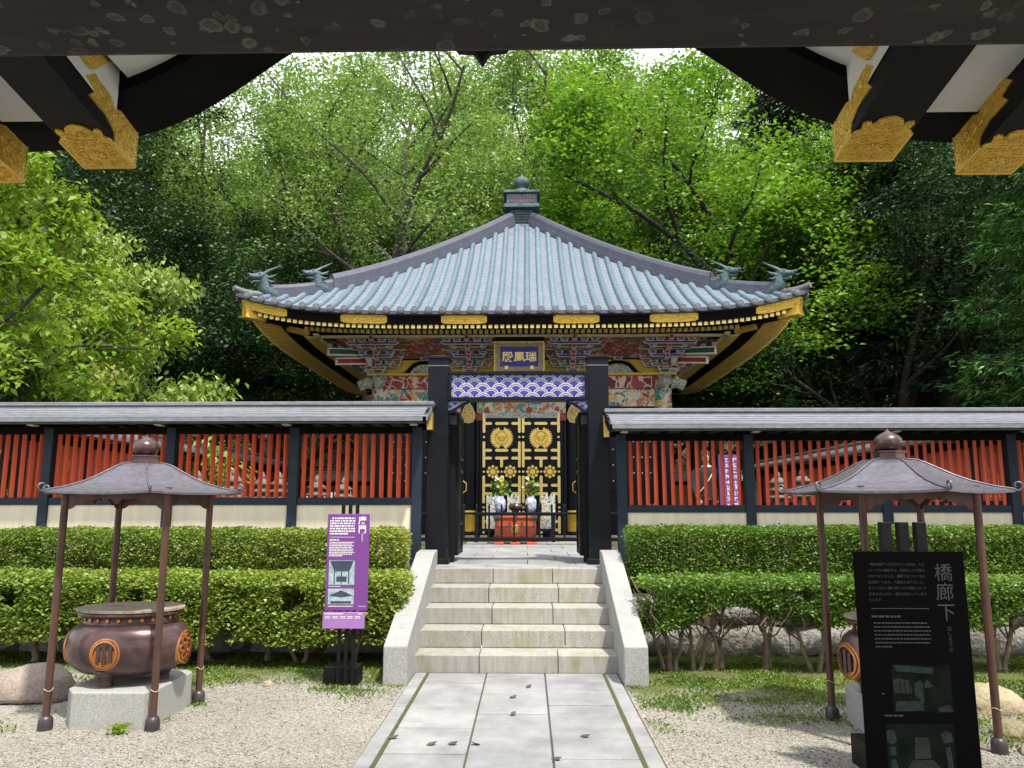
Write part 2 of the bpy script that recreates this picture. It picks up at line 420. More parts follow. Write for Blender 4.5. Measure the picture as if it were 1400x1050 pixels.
# ------------------------------------------------------------------ mesh builder
ROOTLOC = {}
class MB:
    def __init__(s):
        s.v = []; s.f = []; s.m = []; s.sm = []
    def add(s, verts, faces, mi=0, smooth=False):
        o = len(s.v)
        s.v += [tuple(x) for x in verts]
        for f in faces:
            s.f.append(tuple(i + o for i in f)); s.m.append(mi); s.sm.append(smooth)
    def box(s, x0, x1, y0, y1, z0, z1, mi=0):
        v = [(x0, y0, z0), (x1, y0, z0), (x1, y1, z0), (x0, y1, z0), (x0, y0, z1), (x1, y0, z1), (x1, y1, z1), (x0, y1, z1)]
        s.add(v, [(3, 2, 1, 0), (4, 5, 6, 7), (0, 1, 5, 4), (1, 2, 6, 5), (2, 3, 7, 6), (3, 0, 4, 7)], mi)
    def obox(s, c, ax, ay, az, mi=0):                     # oriented box: centre and three half vectors
        c, ax, ay, az = Vector(c), Vector(ax), Vector(ay), Vector(az)
        v = [c + ax * i + ay * j + az * k for k in (-1, 1) for i, j in ((-1, -1), (1, -1), (1, 1), (-1, 1))]
        s.add(v, [(3, 2, 1, 0), (4, 5, 6, 7), (0, 1, 5, 4), (1, 2, 6, 5), (2, 3, 7, 6), (3, 0, 4, 7)], mi)
    def tube(s, pts, rad, n=10, mi=0, cap=True, smooth=True, sq=1.0):
        pts = [Vector(p) for p in pts]
        if not hasattr(rad, '__len__'): rad = [rad] * len(pts)
        rings = []
        t0 = (pts[1] - pts[0]).normalized()
        a = Vector((0, 0, 1)) if abs(t0.z) < .9 else Vector((1, 0, 0))
        side = t0.cross(a).normalized()
        for i, p in enumerate(pts):
            t = (pts[min(i + 1, len(pts) - 1)] - pts[max(i - 1, 0)]).normalized()
            side = (side - t * side.dot(t)).normalized()
            up = side.cross(t)
            rings.append([p + side * (rad[i] * math.cos(2 * PI * k / n)) + up * (rad[i] * sq * math.sin(2 * PI * k / n)) for k in range(n)])
        v = [q for r in rings for q in r]
        f = [(i * n + k, i * n + (k + 1) % n, (i + 1) * n + (k + 1) % n, (i + 1) * n + k) for i in range(len(pts) - 1) for k in range(n)]
        s.add(v, f, mi, smooth)
        if cap:
            s.add(rings[0], [tuple(range(n))], mi); s.add(rings[-1], [tuple(reversed(range(n)))], mi)
    def lathe(s, prof, c=(0, 0, 0), n=28, mi=0, sx=1.0, sy=1.0, rot=0.0, smooth=True, phase=0.0):
        v = []
        for r, z in prof:
            for k in range(n):
                a = 2 * PI * k / n + phase
                x, y = r * sx * math.cos(a), r * sy * math.sin(a)
                v.append((c[0] + x * math.cos(rot) - y * math.sin(rot), c[1] + x * math.sin(rot) + y * math.cos(rot), c[2] + z))
        m = len(prof)
        f = [(i * n + k, i * n + (k + 1) % n, (i + 1) * n + (k + 1) % n, (i + 1) * n + k) for i in range(m - 1) for k in range(n)]
        s.add(v, f, mi, smooth)
        s.add(v[:n], [tuple(reversed(range(n)))], mi); s.add(v[-n:], [tuple(range(n))], mi)
    def prism(s, poly, y0, y1, mi=0, axis='y'):            # polygon in the XZ plane pushed along Y (or YZ along X, XY along Z)
        a = sum(poly[i][0] * poly[(i + 1) % len(poly)][1] - poly[(i + 1) % len(poly)][0] * poly[i][1] for i in range(len(poly)))
        if a < 0: poly = poly[::-1]
        n = len(poly)
        P = {'y': lambda p, d: (p[0], d, p[1]), 'x': lambda p, d: (d, p[0], p[1]), 'z': lambda p, d: (p[0], p[1], d)}[axis]
        v = [P(p, y0) for p in poly] + [P(p, y1) for p in poly]
        f = [tuple(range(n)), tuple(reversed(range(n, 2 * n)))] + [(k, n + k, n + (k + 1) % n, (k + 1) % n) for k in range(n)]
        if axis == 'z': f = [tuple(reversed(q)) for q in f]
        if axis == 'x': f = [tuple(reversed(q)) for q in f]
        s.add(v, f, mi)
    def build(s, name, mats, parent=None, bevel=0.0, seg=2):
        return mesh_obj(name, s.v, s.f, mats, parent, s.m, s.sm, bevel, seg)

def mesh_obj(name, verts, faces, mats, parent=None, mi=None, sm=None, bevel=0.0, seg=2):
    if not isinstance(mats, (list, tuple)): mats = [mats]
    off = ROOTLOC.get(parent.name, Vector((0, 0, 0))) if parent else Vector((0, 0, 0))
    me = bpy.data.meshes.new(name)
    me.from_pydata([(x[0] - off.x, x[1] - off.y, x[2] - off.z) for x in verts], [], faces)
    for m in mats: me.materials.append(M[m] if isinstance(m, str) else m)
    if mi is not None: me.polygons.foreach_set('material_index', mi)
    if sm is not None: me.polygons.foreach_set('use_smooth', sm)
    me.update()
    o = bpy.data.objects.new(name, me)
    COL.objects.link(o)
    if parent:
        o.parent = parent
        ROOTLOC[o.name] = off
    if bevel:
        b = o.modifiers.new('bevel', 'BEVEL'); b.width = bevel; b.segments = seg; b.limit_method = 'ANGLE'; b.angle_limit = R(40)
    return o

def thing(name, label, cat, loc=(0, 0, 0), group=None):
    o = bpy.data.objects.new(name, None)
    o.empty_display_size = .1
    o.location = loc
    COL.objects.link(o)
    ROOTLOC[o.name] = Vector(loc)
    o['label'] = label; o['category'] = cat
    if group: o['group'] = group
    return o
def tag(o, label, cat, group=None):
    o['label'] = label; o['category'] = cat
    if group: o['group'] = group
    return o
def struct(o):
    o['kind'] = 'structure'; return o
def stuff(o):
    o['kind'] = 'stuff'; return o
def copy_tree(o, parent=None):
    c = o.copy(); COL.objects.link(c)
    if parent: c.parent = parent
    for ch in list(o.children): copy_tree(ch, c)
    return c

def text_mb(mb, body, cx, cz, size, y, depth, mi=0, vertical=False, basis=None, bold=.0, step=1.08):
    """adds lettering facing -Y, centred on (cx, cz); basis(u, v, d) -> world point overrides"""
    chars = list(body) if vertical else [body]
    n = len(chars)
    for i, ch in enumerate(chars):
        c = bpy.data.curves.new('lettering', 'FONT'); c.body = ch; c.size = size; c.extrude = depth; c.offset = bold; c.align_x = 'CENTER'
        c.resolution_u = 4 if size > .05 else 2
        o = bpy.data.objects.new('lettering', c); COL.objects.link(o)
        bpy.context.view_layer.update()
        ev = o.evaluated_get(bpy.context.evaluated_depsgraph_get())
        me = ev.to_mesh()
        dz = (-(i - (n - 1) / 2) * size * step if vertical else 0) - size * .36
        vs = [(v.co.x, v.co.y + dz, v.co.z) for v in me.vertices]
        fs = [tuple(p.vertices) for p in me.polygons]
        mb.add([basis(cx + a, cz + b, d) if basis else (cx + a, y - d, cz + b) for a, b, d in vs], fs, mi)
        ev.to_mesh_clear()
        bpy.data.objects.remove(o); bpy.data.curves.remove(c)

rnd = random.Random(5)
from mathutils import noise as MN

# ------------------------------------------------------------------ ground, path, terrace
CX = 0.03                                                   # axis of the path, the gate and the hall
g = MB()
g.add([(-60, -6, 0), (60, -6, 0), (60, 8.1, 0), (-60, 8.1, 0)], [(0, 1, 2, 3)])
struct(g.build('ground', 'ground'))
g = MB()
g.box(-60, CX - 1.08, 8.02, 8.6, -.2, .58)
g.box(CX + 1.08, 60, 8.02, 8.6, -.2, .58)
g.box(-60, CX - 1.02, 8.6, 120, -.2, .795)
g.box(CX + 1.02, 60, 8.6, 120, -.2, .795)
g.box(CX - 1.02, CX + 1.02, 10.3, 120, -.2, .79)
struct(g.build('terrace', 'forest_floor'))

def slab_sheet(name, cols, y0, joints, z, th, off, seed):
    mb = MB()
    for (x0, x1), js in zip(cols, joints):
        ys = [y0] + js
        for a, b in zip(ys[:-1], ys[1:]):
            dz = rnd.uniform(-.0015, .0015)
            mb.box(x0 + .004, x1 - .004, a + .009, b - .009, z - th, z + dz)
    return mb.build(name, 'slab', None, .004, 1)

def yrow(a, lo, hi, n_up=None):
    out = sorted(y for y in a if lo < y < hi)
    return out + [hi]
cols = [(CX - .895, CX - .79), (CX - .77, CX - .262), (CX - .258, CX + .25), (CX + .254, CX + .762), (CX + .782, CX + .89)]
J = [[1.0, 1.9, 2.8, 3.7, 4.55, 5.19, 5.95, 6.6, 7.09], [.9, 1.9, 2.9, 3.9, 4.86, 5.4, 6.05, 6.7, 7.09], [1.2, 2.2, 3.2, 4.2, 5.12, 5.75, 6.4, 7.09],
     [.8, 1.8, 2.8, 3.8, 4.78, 5.33, 6.0, 6.55, 7.09], [1.1, 2.1, 3.1, 4.1, 5.02, 5.7, 6.4, 7.09]]
struct(slab_sheet('path', cols, -1.0, J, .012, .06, 0, 1))
mj = MB()
for x0, x1 in ((CX - .792, CX - .768), (CX + .76, CX + .784)):
    mj.box(x0, x1, -1, 7.09, -.02, .009)
struct(mj.build('path_joints', 'moss'))
mj = MB(); mj.box(CX - .9, CX + .9, -1, 7.09, -.05, .001); struct(mj.build('path_bed', 'soil'))

# the paving of the forecourt behind the stairs
pj = MB()
ys = [8.52, 9.0, 9.75, 10.5, 11.3, 12.2, 13.1, 14.0, 15.2]
for i in range(len(ys) - 1):
    xs = [-1.0, -.35, .45, 1.0] if i % 2 == 0 else [-1.0, -.62, .1, .66, 1.0]
    for a, b in zip(xs[:-1], xs[1:]):
        pj.box(CX + a + .004, CX + b - .004, ys[i] + .003, ys[i + 1] - .003, .6, .808 + rnd.uniform(-.001, .001))
struct(pj.build('courtyard_paving', 'slab', None, .004, 1))

# ------------------------------------------------------------------ stairs
st = thing('stone_staircase', 'five granite steps with stained risers between sloping side walls', 'stairs', (CX, 7.1, 0))
STEP_Y = [7.1, 7.45, 7.8, 8.15, 8.5]
cuts = [(-.33, .37), (-.33, .45), (-.25, .35), (-.3, .42), (-.27, .37)]
for i, y in enumerate(STEP_Y):
    mb = MB()
    z1 = .16 * (i + 1)
    w = .945
    xs = [-w, cuts[i][0], cuts[i][1], w]
    for a, b in zip(xs[:-1], xs[1:]):
        mb.box(CX + a + .003, CX + b - .003, y, y + .42 if i < 4 else y + .015 + .4, z1 - .158, z1 + .006 * (i == 4) * 0)
    mb.build('step', 'step', st, .008, 2)
for sx in (-1, 1):
    mb = MB()
    xa, xb = sorted((CX + sx * .90, CX + sx * 1.10)) if sx < 0 else (CX + .90, CX + 1.10)
    poly = [(6.64, -.05), (6.64, .315), (6.66, .325), (8.45, .972), (8.72, .985), (8.72, -.05)]
    mb.prism(poly, xa, xb, 0, 'x')
    mb.build('side_wall', 'granite_light', st, .010, 2)

# ------------------------------------------------------------------ retaining walls of big rough stones
def retaining(sx, label):
    t = thing('retaining_wall', label, 'wall', (sx * 3.4, 7.98, 0))
    mb = MB()
    r = random.Random(11 + sx)
    for row, (z0, z1) in enumerate(((0, .30), (.30, .575))):
        x = 1.13
        while x < 9:
            w = r.uniform(.55, 1.0)
            nx, nz = 8, 4
            vs = []
            for k in range(nz + 1):
                for i in range(nx + 1):
                    u, q = i / nx, k / nz
                    edge = min(u, 1 - u, q, 1 - q)
                    px, pz = x + u * (w - .01), z0 + q * (z1 - z0 - .008)
                    d = -.06 * min(1, edge * 5) + .05 * MN.noise(Vector((px * 3 * sx, pz * 5, row * 7)))
                    vs.append((sx * px, 8.0 + d, pz))
            fs = [(k * (nx + 1) + i, k * (nx + 1) + i + 1, (k + 1) * (nx + 1) + i + 1, (k + 1) * (nx + 1) + i) for k in range(nz) for i in range(nx)]
            if sx < 0: fs = [f[::-1] for f in fs]
            mb.add(vs, fs, 0, True)
            x += w
    mb.build('stone_course', 'wall_stone', t)
    bk = MB(); xa, xb = sorted((sx * 1.13, sx * 9)); bk.box(xa, xb, 8.0, 8.3, -.1, .57)
    bk.build('wall_core', 'soil', t)
retaining(-1, 'low rough stone retaining wall behind the hedge trunks, near the boulder')
retaining(1, 'low rough stone retaining wall behind the thin twisted stems near the black sign')

# ------------------------------------------------------------------ leaf clouds
def leaf_mesh(name, mat, pts, L, W, rng, parent=None, droop=.35, tilt=.7, off=None, lvar=.35, dirs=None):
    n = len(pts)
    a = rng.uniform(0, 2 * np.pi, n)
    if dirs is None:
        t = np.stack([np.cos(a), np.sin(a), rng.normal(-droop, .35, n)], 1)
    else:
        t = dirs + rng.normal(0, .35, (n, 3)); t[:, 2] -= droop * .5
    t /= np.linalg.norm(t, axis=1)[:, None]
    nr = rng.normal(0, tilt, (n, 3)); nr[:, 2] += 1
    b = np.cross(nr, t); b /= (np.linalg.norm(b, axis=1)[:, None] + 1e-9)
    nn = np.cross(t, b)
    Ls = L * (1 + lvar * rng.uniform(-1, 1, n))[:, None]
    Ws = Ls * (W / L)
    p = np.asarray(pts, float)
    V = np.empty((n, 4, 3), np.float32)
    V[:, 0] = p
    V[:, 1] = p + t * Ls * .45 + b * Ws * .5 + nn * Ls * .06
    V[:, 2] = p + t * Ls - nn * Ls * .08
    V[:, 3] = p + t * Ls * .45 - b * Ws * .5 + nn * Ls * .06
    if off is not None: V -= np.array(off, np.float32)
    me = bpy.data.meshes.new(name)
    me.vertices.add(4 * n); me.vertices.foreach_set('co', V.ravel())
    me.loops.add(4 * n); me.loops.foreach_set('vertex_index', np.arange(4 * n, dtype=np.int32))
    me.polygons.add(n); me.polygons.foreach_set('loop_start', np.arange(0, 4 * n, 4, dtype=np.int32))
    me.polygons.foreach_set('loop_total', np.full(n, 4, np.int32))
    me.materials.append(M[mat])
    me.update(calc_edges=True); me.validate()
    o = bpy.data.objects.new(name, me); COL.objects.link(o)
    if parent: o.parent = parent
    return o

def vnoise(p, s, seed=0):                                    # cheap smooth noise, -1..1
    p = p * s + seed * 17.3
    return (np.sin(p[:, 0] * 1.7 + 1.3 * np.sin(p[:, 1] * 1.1 + seed)) + np.sin(p[:, 1] * 2.1 + 1.7 * np.sin(p[:, 2] * 1.3)) + np.sin(p[:, 2] * 1.9 + 1.1 * np.sin(p[:, 0] * .9))) / 3

# ------------------------------------------------------------------ hedges
def hedge(label, x0, x1, y0, y1, z0, z1, n, mat, seed, trunks=(), parent_z=0, gap=.0, leaf=.034, depth=.16, twig=.0, under=.0):
    t = thing('clipped_hedge', label, 'hedge', ((x0 + x1) / 2, (y0 + y1) / 2, parent_z))
    rng = np.random.default_rng(seed)
    q = np.stack([rng.uniform(x0, x1, n * 3), rng.uniform(y0, y1, n * 3), rng.uniform(z0, z1, n * 3)], 1)
    und = (.03 * vnoise(q, 2.2, seed) + .045 * vnoise(q, 6.5, seed + 1) - .02) * np.where(z1 - q[:, 2] < .12, .45, 1)
    rc = .14                                                  # rounded edges
    dx = np.minimum(q[:, 0] - x0, x1 - q[:, 0]); dy = np.minimum(q[:, 1] - y0, y1 - q[:, 1]); dt = z1 - q[:, 2]
    def rnded(a, b):
        ca, cb = np.maximum(rc - a, 0), np.maximum(rc - b, 0)
        return np.where((a < rc) & (b < rc), rc - np.sqrt(ca ** 2 + cb ** 2), np.minimum(a, b))
    ds = np.minimum(rnded(dy, dt), rnded(dx, dt)); ds = np.minimum(ds, rnded(dx, dy)) + und
    db = q[:, 2] - z0 - under * (.5 + .5 * vnoise(q * np.array([1, 1, 0]), 2.6, seed + 3)) - .03 * vnoise(q, 5, seed)
    keep = (ds > 0) & (db > 0)
    keep &= rng.uniform(0, 1, len(q)) < np.where(ds < depth, 1.0, .5)
    if gap:
        keep &= (vnoise(q, 5.5, seed + 7) + .5 * vnoise(q, 13, seed + 9) < gap) | (dt < .1)
    q = q[keep][:n]
    out = np.stack([q[:, 0] * 0, np.where(q[:, 1] < (y0 + y1) / 2, -1., .4), .3 + 0 * q[:, 2]], 1)
    leaf_mesh('foliage', mat, q, leaf, leaf * .55, rng, t, .05, 1.0, t.location, .4)
    rr = random.Random(seed)
    tw = MB()
    for _ in range(int(230 * (x1 - x0) / 5)):
        x, y = rr.uniform(x0 + .08, x1 - .08), rr.uniform(y0 + .06, y1 - .06)
        z = rr.uniform(z0, z1 - .2); p = Vector((x, y, z)); pts = [p]
        for k in range(3):
            p = p + Vector((rr.uniform(-.06, .06), rr.uniform(-.06, .06), rr.uniform(.03, .08))); pts.append(p)
        tw.tube(pts, [.006, .005, .003, .002], 4, 0, False)
    stuff(tw.build('twigs', 'hedge_stem', t))
    for (tx, kind) in trunks:
        mb = MB()
        yb = (y0 + y1) / 2 + rr.uniform(-.06, .06)
        for s in range(kind):
            p = Vector((tx + (s - (kind - 1) / 2) * .05, yb + rr.uniform(-.03, .03), parent_z - .02)); pts = [p]; rad = []
            r0 = (.034 if kind == 1 else .024) * rr.uniform(.85, 1.2)
            lean = rr.uniform(-.12, .12) + (s - (kind - 1) / 2) * .22
            for k in range(7):
                p = p + Vector((lean * .12 + rr.uniform(-.022, .022), rr.uniform(-.02, .02), (z0 + .3 - parent_z) / 6.5)); pts.append(p)
            rad = [r0 * (1.35 if i == 0 else 1 - .08 * i) for i in range(len(pts))]
            mb.tube(pts, rad, 8)
            for k in range(3, 8):
                for _ in range(2):
                    d = Vector((rr.uniform(-1, 1), rr.uniform(-.8, .8), rr.uniform(.4, 1))).normalized()
                    a = pts[min(k, len(pts) - 1)]
                    mb.tube([a, a + d * .12, a + d * .2 + Vector((0, 0, .07))], [.010, .008, .004], 5, 0, False)
        mb.build('trunk', 'hedge_stem', t)
    return t
hedge('tall front hedge on dark trunks, its end at the stairs beside the purple sign', -7.2, -.98, 7.15, 7.95, .15, .86, 165000, 'leaf_hedge', 21,
      [(-4.55, 1), (-3.95, 1), (-3.45, 2), (-2.9, 1), (-2.34, 1), (-2.02, 2), (-1.52, 1), (-1.22, 1)], 0, .45, leaf=.038, under=.17, depth=.2)
hedge('upper yellow-green hedge in front of the cream wall, near the purple sign', -7.2, -1.12, 8.08, 8.58, .60, 1.255, 140000, 'leaf_hedge', 22, (), .58, .85, leaf=.03, depth=.1)
hedge('airy front hedge on thin twisted stems next to the black sign', 1.14, 7.5, 6.95, 7.7, .30, .84, 95000, 'leaf_hedge_green', 23,
      [(1.42, 3), (1.66, 2), (1.86, 2), (2.32, 2), (2.72, 2), (3.3, 1), (3.85, 2), (4.4, 2), (5.0, 1)], 0, .16, leaf=.034, under=.40, depth=.24)
hedge('upper hedge with bare twigs in front of the cream wall, behind the black sign', 1.16, 7.5, 8.06, 8.56, .66, 1.27, 150000, 'leaf_hedge_green', 24, (), .58, .85, leaf=.03, depth=.1)

# ------------------------------------------------------------------ loose cover: pebbles, moss and small weeds
rng = np.random.default_rng(3)
def mossy(p):
    return p[:, 1] + .16 * p[:, 0] + .75 * (1 + .8 * vnoise(np.c_[p, p[:, 0] * 0], 1.6, 4)) 
n = 74000
pp = np.stack([rng.uniform(-4.6, 4.6, n), 4.3 + 3.2 * rng.uniform(0, 1, n) ** 1.25], 1)
pp = pp[(np.abs(pp[:, 0] - CX) > .915)]
pp = pp[mossy(pp) + rng.normal(0, .18, len(pp)) < 7.35]
pp = pp[(vnoise(np.c_[pp, pp[:, 0] * 0], 1.9, 6) + rng.normal(0, .2, len(pp)) < .38) | (rng.uniform(0, 1, len(pp)) < .35)]
n = len(pp)
octv = np.array([(1, 0, 0), (-1, 0, 0), (0, 1, 0), (0, -1, 0), (0, 0, 1), (0, 0, -1)], np.float32)
octf = np.array([(0, 2, 4), (2, 1, 4), (1, 3, 4), (3, 0, 4), (2, 0, 5), (1, 2, 5), (3, 1, 5), (0, 3, 5)], np.int32)
sz = (.0038 + .0052 * rng.uniform(0, 1, n) ** 2.2)
an = rng.uniform(0, 2 * np.pi, n)
V = octv[None] * sz[:, None, None] * np.stack([rng.uniform(.8, 1.4, n), rng.uniform(.8, 1.2, n), rng.uniform(.4, .7, n)], 1)[:, None, :]
V += rng.normal(0, .12, V.shape) * sz[:, None, None]
c, s_ = np.cos(an)[:, None], np.sin(an)[:, None]
V = np.stack([V[..., 0] * c - V[..., 1] * s_ + pp[:, 0:1], V[..., 0] * s_ + V[..., 1] * c + pp[:, 1:2], V[..., 2] + sz[:, None] * .3], 2).astype(np.float32)
me = bpy.data.meshes.new('gravel')
F = (octf[None] + (np.arange(n) * 6)[:, None, None]).reshape(-1).astype(np.int32)
me.vertices.add(6 * n); me.vertices.foreach_set('co', V.ravel())
me.loops.add(len(F)); me.loops.foreach_set('vertex_index', F)
me.polygons.add(8 * n); me.polygons.foreach_set('loop_start', np.arange(0, 24 * n, 3, dtype=np.int32)); me.polygons.foreach_set('loop_total', np.full(8 * n, 3, np.int32))
me.materials.append(M['pebble']); me.update(calc_edges=True)
o = bpy.data.objects.new('gravel', me); COL.objects.link(o); stuff(o)
# moss and weeds
n = 330000
gp = np.stack([rng.uniform(-5.5, 6, n), rng.uniform(4.3, 8.0, n)], 1)
mk = mossy(gp) + .35 * vnoise(np.c_[gp, gp[:, 0] * 0], 6, 2)
gp = gp[(np.abs(gp[:, 0] - CX) > .92) & ((mk + rng.normal(0, .3, n) > 7.15)) & (vnoise(np.c_[gp, gp[:, 0] * 0], 4.5, 8) + rng.normal(0, .25, n) > -.30)]
spots = [(-3.5, 5.3, .12), (-2.42, 5.6, .04), (-2.36, 6.0, .05), (1.95, 5.7, .16), (1.35, 6.3, .25), (-1.2, 6.4, .14), (-1.45, 6.5, .12),
         (1.2, 6.0, .14), (3.3, 5.2, .25), (3.1, 5.8, .25), (2.5, 6.2, .3), (-2.9, 6.4, .2)]
for sx_, sy_, sr in spots:
    k = int(2600 * sr)
    gp = np.r_[gp, np.c_[rng.normal(sx_, sr * .9, k), rng.normal(sy_, sr * .6, k)]]
gp = gp[np.abs(gp[:, 0] - CX) > .915]
g3 = np.c_[gp, np.full(len(gp), .004)]
gr = leaf_mesh('ground_cover', 'grass', g3, .022, .011, rng, None, -.9, .8, None, .5)
stuff(gr)
# one fresh weed at the foot of the burner plinth, and dry leaves on the path
wd = leaf_mesh('weed', 'leaf_near', np.c_[rng.normal(-2.55, .028, 60), rng.normal(5.24, .02, 60), rng.uniform(.01, .05, 60)], .045, .022, rng, None, -.1, .8)
tag(wd, 'small fresh green weed growing at the foot of the burner plinth', 'weed')
leafspots = [(-.46, 5.02, .3, 'brown_leaf'), (-.33, 5.03, .1, 'brown_leaf'), (-.19, 5.03, 2.8, 'brown_leaf'), (.03, 5.72, 1.1, 'brown_leaf'), (.5, 5.2, -.3, 'brown_leaf'), (.3, 4.75, -.4, 'brown_leaf'),
             (.14, 6.55, .9, 'brown_leaf'), (.02, 6.2, .5, 'brown_leaf'), (-.72, 5.15, .1, 'brown_leaf'), (-2.15, 4.5, 0, 'yellow_leaf')]
LL = ['dry leaf nearest the left edge strip, first of three in a row', 'dry leaf in the middle of the three lying in a row', 'dry leaf, inner one of the three lying in a row',
      'dry leaf alone on the left slabs, nearer the stairs', 'dark dry leaf on the right column of slabs', 'dry leaf on the right slabs closest to the viewer', 'dry leaf on the middle slabs closest to the stairs',
      'small dry leaf on the middle slabs, second from the stairs', 'dry leaf on the narrow left edge strip of the path', 'yellow fallen leaf on the gravel before the incense burner']
for (x, y, a, mt), lb in zip(leafspots, LL):
    mb = MB()
    ca, sa = math.cos(a), math.sin(a)
    L = .034
    prof = [(-L, 0, .004), (-.4 * L, .014, .010), (.4 * L, .015, .012), (L, 0, .016), (.4 * L, -.015, .006), (-.4 * L, -.014, .004)]
    vs = [(x + u * ca - w * sa, y + u * sa + w * ca, .014 + z * 1.3) for u, w, z in prof] + [(x, y, .016)]
    mb.add(vs, [(6, i, (i + 1) % 6) for i in range(6)])
    mb.add([(a_, b_, c_ - .0015) for a_, b_, c_ in vs], [(6, (i + 1) % 6, i) for i in range(6)])
    tag(mb.build('fallen_leaf', mt), lb, 'leaf', 'fallen leaves on the paving')

# ------------------------------------------------------------------ rocks
def rock(name, label, c, r, seed, mat, flat=.55, cat='rock', rough=.22):
    mb = MB(); nu, nv = 26, 16; vs = []
    for j in range(nv + 1):
        th = PI * j / nv
        for i in range(nu):
            ph = 2 * PI * i / nu
            d = Vector((math.sin(th) * math.cos(ph), math.sin(th) * math.sin(ph), math.cos(th)))
            k = 1 + rough * MN.noise(d * 1.3 + Vector((seed, 0, 0))) + rough * .45 * MN.noise(d * 3.7 + Vector((0, seed, 0))) + .05 * MN.noise(d * 9)
            p = Vector((d.x * r[0], d.y * r[1], max(d.z, -.45) * r[2])) * k
            vs.append((c[0] + p.x, c[1] + p.y, c[2] + p.z))
    fs = [(j * nu + i, (j + 1) * nu + i, (j + 1) * nu + (i + 1) % nu, j * nu + (i + 1) % nu) for j in range(nv) for i in range(nu)]
    mb.add(vs, fs, 0, True)
    tag(mb.build(name, mat), label, cat)
rock('boulder', 'low brown boulder on the gravel behind a burner leg', (-3.72, 6.18, .08), (.34, .25, .165), 3.1, 'rock')
rock('garden_rock', 'tan mossy rock in the moss near the outer burner leg', (3.5, 6.0, .03), (.22, .19, .14), 7.7, 'rock_moss')
rock('garden_rock', 'small flat tan rock in front of the mossy one', (3.28, 5.35, .02), (.12, .10, .08), 1.7, 'rock_moss')
rock('garden_rock', 'flat pale rock at the edge of the moss, cut by the frame', (3.35, 4.98, .0), (.24, .16, .07), 4.4, 'rock_moss')
rock('pebble', 'single ochre pebble on the gravel in front of the left hedge', (-2.02, 6.62, .01), (.045, .04, .032), 2.4, 'rock_moss')

# ------------------------------------------------------------------ roofed slat fences (built along +X from 0 to L, then placed)
def fence(label, L, posts, loc, rotz, name='slat_fence', low=.78, extra_end=None, gap_slats=True):
    t = thing(name, label, 'fence')
    zb = low
    for k, x in enumerate(posts):
        mb = MB()
        mb.box(x - .055, x + .055, -.055, .055, zb, 2.37)
        p = mb.build('post', 'fence_post', t, .006, 2)
        arm = MB(); arm.box(x - .035, x + .035, -.40, .40, 2.375, 2.44)
        a = arm.build('bracket_arm', 'dark_eave', p)
        e = MB(); e.box(x - .038, x + .038, -.412, -.395, 2.36, 2.445); e.box(x - .038, x + .038, -.36, -.30, 2.358, 2.372)
        e.build('end_plate', 'pale_metal', p)
    for xa, xb in zip(posts[:-1], posts[1:]):
        mb = MB(); mb.box(xa + .056, xb - .056, -.04, .04, 1.478, 1.56); mb.build('sill_rail', 'fence_post', t, .004, 1)
        mb = MB(); mb.box(xa + .056, xb - .056, -.045, .045, 2.296, 2.374); mb.build('top_rail', 'dark_eave', t)
        mb = MB(); mb.box(xa + .056, xb - .056, -.022, .022, zb, 1.477); mb.build('plaster_panel', 'plaster', t)
        n = max(3, round((xb - xa - .12) / .098)); mb = MB()
        for i in range(n):
            x = xa + .06 + (xb - xa - .12) * (i + .5) / n + rnd.uniform(-.002, .002)
            mb.obox((x, 0, 1.927), (.013, -.010, 0), (.012, .015, 0), (rnd.uniform(-.003, .003), 0, .368))
        mb.build('slat_panel', 'vermilion', t)
    rf = MB()
    x0, x1 = -.14, L + .14
    prof = [(-.50, 2.395), (-.50, 2.435), (-.30, 2.50), (0, 2.62), (.30, 2.50), (.50, 2.435), (.50, 2.395), (0, 2.56)]
    rf.prism(prof, x0, x1, 0, 'x')
    for k in range(6):                                       # courses of shingles, each lapping the one below
        ya, yb = .50 - k * .08, .42 - k * .08
        za, zc = np.interp([-ya, -yb], [-.5, -.3, 0], [2.437, 2.502, 2.622])
        q = [(x0 + .001, ya, za + .013), (x1 - .001, ya, za + .013), (x1 - .001, yb, zc + .004), (x0 + .001, yb, zc + .004), (x0 + .001, ya, za), (x1 - .001, ya, za)]
        rf.add([(u, -v, w) for u, v, w in q], [(0, 1, 2, 3), (4, 5, 1, 0)])
        rf.add(q, [(3, 2, 1, 0), (0, 1, 5, 4)])
    r = rf.build('roof', 'gray_wood', t)
    cp = MB(); cp.box(x0 - .02, x1 + .02, -.085, .085, 2.625, 2.668); cp.box(x0 - .01, x1 + .01, -.06, .06, 2.60, 2.626)
    cp.build('ridge_cap', 'gray_wood', r, .006, 1)
    ev = MB(); ev.box(x0, x1, -.485, -.40, 2.372, 2.396); ev.box(x0, x1, .40, .485, 2.372, 2.396); ev.build('eave_board', 'beam_side', r)
    ct = MB()
    for x in np.arange(.1, L, .24):
        ct.box(x - .018, x + .018, -.44, .44, 2.40, 2.43)
    ct.build('rafter_row', 'dark_eave', r)
    if extra_end is not None:                                # gable board with a gilt tip at the gate end
        e = MB(); xe = extra_end
        e.prism([(-.50, 2.36), (-.50, 2.44), (0, 2.63), (.5, 2.44), (.5, 2.36), (0, 2.53)], xe - .02, xe + .02, 0, 'x'); e.build('gable_board', 'dark_eave', t)
        e = MB(); e.prism([(-.06, 2.34), (.06, 2.34), (.08, 2.55), (0, 2.60), (-.08, 2.55)], xe - .03, xe + .03, 0, 'x'); e.build('gable_plate', 'gold', t)
    t.location = loc; t.rotation_euler = (0, 0, rotz)
    return t
